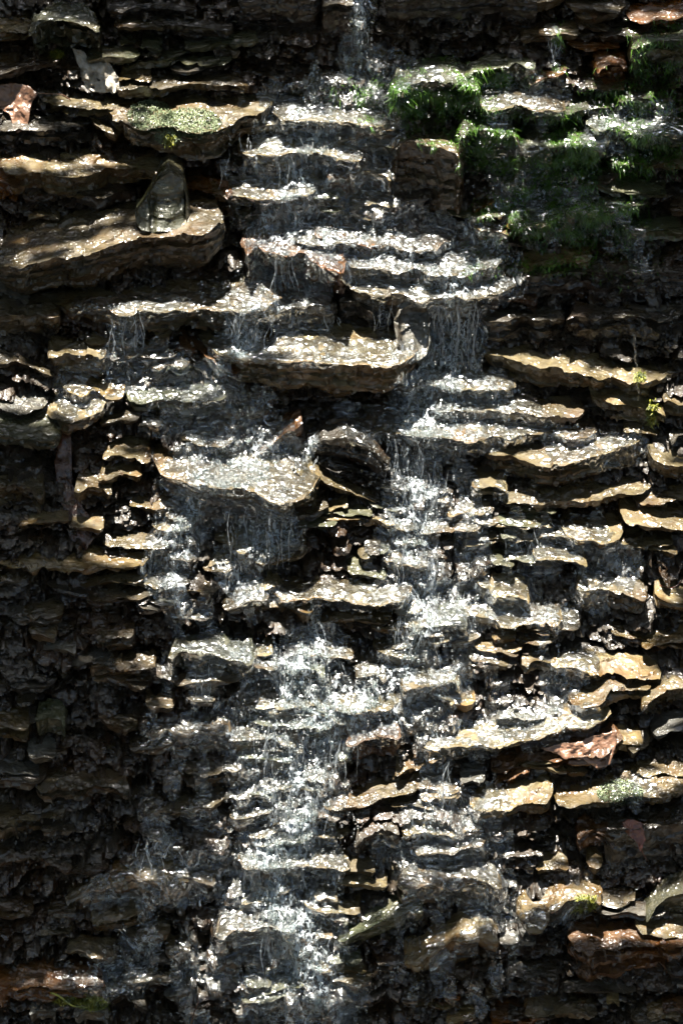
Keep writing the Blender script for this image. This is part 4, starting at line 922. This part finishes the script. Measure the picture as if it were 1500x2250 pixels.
def leaf(name, label, outline, off, mat, curl=0.012, stem=None, crease=0.006, sd=0, rings=14):
    """blade from an outline in photo pixels, set 'off' metres in front of the rock, with thickness, curl and a stem"""
    import bmesh
    O = np.array(outline, float); cpx, cpy = O.mean(0)
    base = hitpt(cpx, cpy, off); yy = base[1]
    seg = len(O); dense = []
    for i in range(seg):
        a, b = O[i], O[(i + 1) % seg]
        for k in range(8): dense.append(a + (b - a) * k / 8)
    dense = np.array(dense); dense += rng.normal(0, 0.5 if rings > 5 else 0.05, dense.shape)
    V = []
    ctr = np.array([cpx, cpy])
    for r in range(rings, 0, -1):
        f = r / rings
        for q in dense:
            p = ctr + (q - ctr) * f; d = ray(*p); pt = CAM + d * ((yy - CAM[1]) / d[1])
            V.append(pt)
    d = ray(*ctr); V.append(CAM + d * ((yy - CAM[1]) / d[1]))
    V = np.array(V); nd = len(dense)
    rel = V - V[-1]; w_ = np.abs(rel[:, 0]).max() + 1e-6; hh = np.abs(rel[:, 2]).max() + 1e-6
    V[:, 1] += -curl * (rel[:, 0] / w_) ** 2 * np.sign(rel[:, 0] + 0.01) - rel[:, 2] * -0.7 + crease * fbm(V * 60, 3, 600 + sd) * 2
    F = []
    for r in range(rings - 1):
        for k in range(nd):
            k2 = (k + 1) % nd
            F.append((r * nd + k, r * nd + k2, (r + 1) * nd + k2, (r + 1) * nd + k))
    bm = bmesh.new()
    tw = 0.0008 if rings > 5 else 0.0003
    vs = [bm.verts.new(v - V[-1]) for v in V]; v2 = [bm.verts.new(v - V[-1] + np.array([0, tw, -tw * 0.5])) for v in V]
    tri = [((rings - 1) * nd + k, (rings - 1) * nd + (k + 1) % nd, len(V) - 1) for k in range(nd)]
    for f in F + tri:
        bm.faces.new([vs[i] for i in f]); bm.faces.new([v2[i] for i in reversed(f)])
    for k in range(nd): bm.faces.new((vs[(k + 1) % nd], vs[k], v2[k], v2[(k + 1) % nd]))
    for f in bm.faces: f.smooth = True
    me = bpy.data.meshes.new('blade'); bm.to_mesh(me); bm.free(); me.materials.append(mat)
    root = bpy.data.objects.new(name, None); sc.collection.objects.link(root); root.location = V[-1]
    root.empty_display_size = 0.02
    bl = bpy.data.objects.new('leaf_blade', me); sc.collection.objects.link(bl); bl.parent = root
    if stem:
        pts = []
        for (sx, sy) in stem:
            d = ray(sx, sy); pts.append(CAM + d * ((yy + (V[-1][1] - yy) - 0.002 - CAM[1]) / d[1]) - V[-1])
        # smooth
        P = np.array(pts); tt = np.linspace(0, len(P) - 1, 24)
        P = np.stack([np.interp(tt, range(len(P)), P[:, k]) for k in range(3)], 1)
        Vt, Ft = tube(P, 0.0014)
        s_ = mesh_obj('stem', Vt, Ft, mat); s_.parent = root
    tag(root, label, 'leaf')
BROWN_LEAF = leaf_mat('dead_leaf_brown', (0.10, 0.05, 0.028), (0.24, 0.13, 0.08))
WET_LEAF = leaf_mat('soaked_pale_leaf', (0.16, 0.14, 0.11), (0.38, 0.35, 0.30), 0.25)
RED_LEAF = leaf_mat('red_brown_leaf', (0.05, 0.012, 0.007), (0.13, 0.03, 0.012))
DARK_LEAF = leaf_mat('withered_dark_leaf', (0.03, 0.016, 0.01), (0.11, 0.05, 0.03), 0.25)
leaf('dead_leaf', 'curled brown dead leaf with a thin stem at the upper left edge', [(-14, 198), (26, 193), (60, 196), (86, 204), (70, 226), (62, 268), (40, 278), (22, 246), (2, 238), (-16, 240)], 0.03, BROWN_LEAF, 0.02, [(84, 205), (112, 206), (138, 208), (156, 220)], sd=1)
leaf('wet_leaf', 'pale soaked leaf glittering in the sun below the mossy boulder', [(156, 120), (178, 118), (190, 136), (214, 138), (238, 142), (262, 168), (266, 184), (248, 194), (226, 194), (200, 190), (180, 176), (172, 150)], 0.02, WET_LEAF, 0.006, crease=0.010, sd=2)
leaf('curled_leaf', 'curled tan leaf lying over the slanting ledge at lower right', [(1190, 1654), (1236, 1640), (1280, 1634), (1330, 1620), (1356, 1614), (1352, 1640), (1336, 1668), (1308, 1676), (1280, 1662), (1240, 1662)], 0.012, BROWN_LEAF, 0.02, sd=3)
leaf('red_leaf', 'small red-brown leaf in the shade beside the big plain dark block', [(1366, 1816), (1384, 1806), (1410, 1812), (1416, 1836), (1404, 1856), (1392, 1840), (1372, 1832)], 0.012, RED_LEAF, 0.012, [(1404, 1850), (1410, 1872), (1420, 1890)], sd=4)
leaf('withered_leaf', 'withered dark leaf hanging down the rocks at left with a dripping tip', [(134, 950), (152, 962), (150, 1010), (142, 1044), (168, 1080), (196, 1120), (222, 1140), (200, 1160), (184, 1190), (160, 1160), (146, 1120), (126, 1080), (118, 1030), (126, 990)], 0.03, DARK_LEAF, 0.016, sd=5)
leaf('leaf_scrap', 'tiny orange leaf scrap on the green algae at upper right', [(1256, 384), (1264, 386), (1264, 402), (1257, 400)], 0.012, BROWN_LEAF, 0.001, crease=0.0, sd=6, rings=4)
def twig(label, pix, off, rad, mat):
    pts = [hitpt(px, py, off) for px, py in pix]; yy = min(p[1] for p in pts)
    P = np.array([CAM + ray(px, py) * ((yy - CAM[1]) / ray(px, py)[1]) for px, py in pix]); tt = np.linspace(0, len(P) - 1, 20)
    P = np.stack([np.interp(tt, range(len(P)), P[:, k]) for k in range(3)], 1); P[:, 1] += 0.004 * np.sin(tt * 3)
    V, F = tube(P, np.linspace(rad, rad * 0.5, 20)); o = mesh_obj('twig', V, F, mat, P[0]); tag(o, label, 'twig')
twig('thin red-brown twig hooked over the ledge at the right edge', [(1506, 1268), (1490, 1284), (1470, 1292), (1448, 1288)], 0.01, 0.002, RED_LEAF)
twig('thin black twig standing at the bottom left of centre', [(418, 2262), (428, 2220), (438, 2196)], 0.02, 0.002, DARK_LEAF)
twig('yellow-green sprig lying on the moss at the bottom left', [(112, 2182), (140, 2196), (168, 2212), (196, 2216)], 0.01, 0.0026, YMOSS)

# ------------------------------------------------------------------ unseen crowns overhead, shaped to break the sun into patches
LIGHT = [
    (30, 235, 60, 45, .9),  # sunlit patches of the cascade in photo pixels: cx, cy, rx, ry, strength
    (200, 160, 90, 45, .8), (390, 245, 260, 75, 1), (120, 350, 190, 60, .6), (640, 420, 260, 220, 1), (360, 440, 70, 70, .6), (860, 330, 120, 40, .7), (230, 515, 300, 50, .4),
    (900, 200, 220, 55, .55), (1150, 300, 280, 140, .85), (1200, 450, 230, 80, .85), (1400, 40, 130, 40, .7), (1440, 90, 90, 30, .6), (1320, 170, 90, 60, .4), (90, 60, 200, 30, .55), (430, 58, 110, 14, .8),
    (850, 570, 320, 110, 1), (350, 670, 360, 45, 1), (700, 780, 560, 90, 1), (1010, 730, 90, 120, 1), (1290, 820, 260, 70, 1), (180, 880, 230, 90, .75), (1150, 950, 420, 120, 1),
    (600, 1040, 340, 110, 1), (1150, 1150, 420, 140, .95), (190, 1235, 220, 24, .45), (200, 1040, 90, 40, .4), (500, 1180, 280, 130, 1), (850, 1340, 330, 110, 1), (1300, 1320, 230, 60, .9), (700, 1520, 260, 130, 1),
    (1200, 1540, 330, 130, 1), (1000, 1640, 300, 90, 1), (650, 1780, 190, 260, 1), (620, 2020, 190, 170, .85), (700, 1480, 300, 100, 1), (420, 1420, 160, 120, .6), (1180, 1430, 250, 90, .7), (1060, 1790, 380, 70, 1), (1400, 1740, 200, 40, 1), (1000, 1900, 230, 70, .8), (1300, 2010, 260, 90, .8), (400, 1640, 150, 40, .5), (180, 1740, 130, 30, .5),
    (330, 1950, 160, 60, .55), (230, 2140, 130, 50, .45), (560, 1960, 200, 80, .55), (620, 2120, 160, 120, .4), (820, 2050, 200, 60, .4), (1380, 2090, 160, 40, .8), (1000, 2080, 120, 50, .4), (240, 1410, 90, 30, .3), (180, 2210, 200, 40, .35), (790, 80, 60, 120, 1), (1220, 110, 30, 60, .6), (430, 1480, 150, 90, .5), (1360, 1730, 200, 60, 1),
    (410, 1340, 60, 110, .35),
]
def light_at(px, py):
    v = np.zeros_like(px)
    for cx, cy, rx, ry, s in LIGHT:
        d = np.sqrt(((px - cx) / rx) ** 2 + ((py - cy) / ry) ** 2)
        v = np.maximum(v, s * np.clip((1.25 - d) / 0.4, 0, 1))
    return v
def canopy():
    m, t, out = nodes('shade_leaves')
    df = N(t, 'ShaderNodeBsdfDiffuse'); df.inputs[0].default_value = (0.075, 0.085, 0.03, 1)
    tl = N(t, 'ShaderNodeBsdfTranslucent'); tl.inputs[0].default_value = (0.20, 0.19, 0.06, 1)  # leaf colours chosen to warm the fill light
    mx = N(t, 'ShaderNodeMixShader', i_0=0.4); t.links.new(df.outputs[0], mx.inputs[1]); t.links.new(tl.outputs[0], mx.inputs[2]); t.links.new(mx.outputs[0], out.inputs[0])
    C, S = [], []
    n = 26000
    X = rng.uniform(-1.5, 1.5, n); Z = rng.uniform(-1.6, 1.7, n)
    P = np.stack([X, yref(X, Z) - 0.03, Z], 1); px, py = proj(P)
    inside = (px > -150) & (px < 1650) & (py > -150) & (py < 2400)
    lt = np.where(inside, light_at(px, py), 0.35)
    keep = rng.random(n) > np.clip(lt * 1.3, 0, 1) ** 0.3
    dist = rng.uniform(2.6, 4.4, n)
    for _ in range(12):                      # hang the branches well above the view
        Q = P + SUN * dist[:, None]; qy = proj(Q)[1]
        dist = np.where(qy > -260, dist + 0.35, dist)
    Q = P + SUN * dist[:, None]
    C.append(Q[keep]); S.append(rng.uniform(0.02, 0.036, keep.sum()))
    # wider unseen crowns all round, put in to hold back the sky
    n = 30000; az = rng.uniform(0, 2 * math.pi, n); el = np.arcsin(rng.uniform(0.02, 1, n)); r = rng.uniform(11, 16, n)
    Q = np.stack([r * np.cos(el) * np.sin(az), r * np.cos(el) * np.cos(az), r * np.sin(el)], 1)
    gap = fbm(Q * 0.35, 3, 700) < 0.34
    # the sun must still reach the cascade through the near crown
    perp = Q - (Q @ SUN)[:, None] * SUN; clear = np.linalg.norm(perp, axis=1) > 2.6
    k2 = gap & clear
    C.append(Q[k2]); S.append(rng.uniform(0.14, 0.26, k2.sum()))
    C = np.concatenate(C); S = np.concatenate(S); n = len(C)
    a = rng.normal(size=(n, 3)); a /= np.linalg.norm(a, axis=1)[:, None]
    b = np.cross(a, rng.normal(size=(n, 3))); b /= np.linalg.norm(b, axis=1)[:, None]
    V = np.stack([C - a * S[:, None] * 1.5, C + b * S[:, None], C + a * S[:, None] * 1.5, C - b * S[:, None]], 1).reshape(-1, 3)
    F = np.arange(n * 4).reshape(-1, 4)
    o = mesh_obj('shade_canopy', V, F, m, smooth=False); tag(o, 'unseen leafy crowns shaped to shade the stream', 'shade canopy', kind='stuff')
canopy()
print('rocks', rock_n, 'verts', len(V_all))
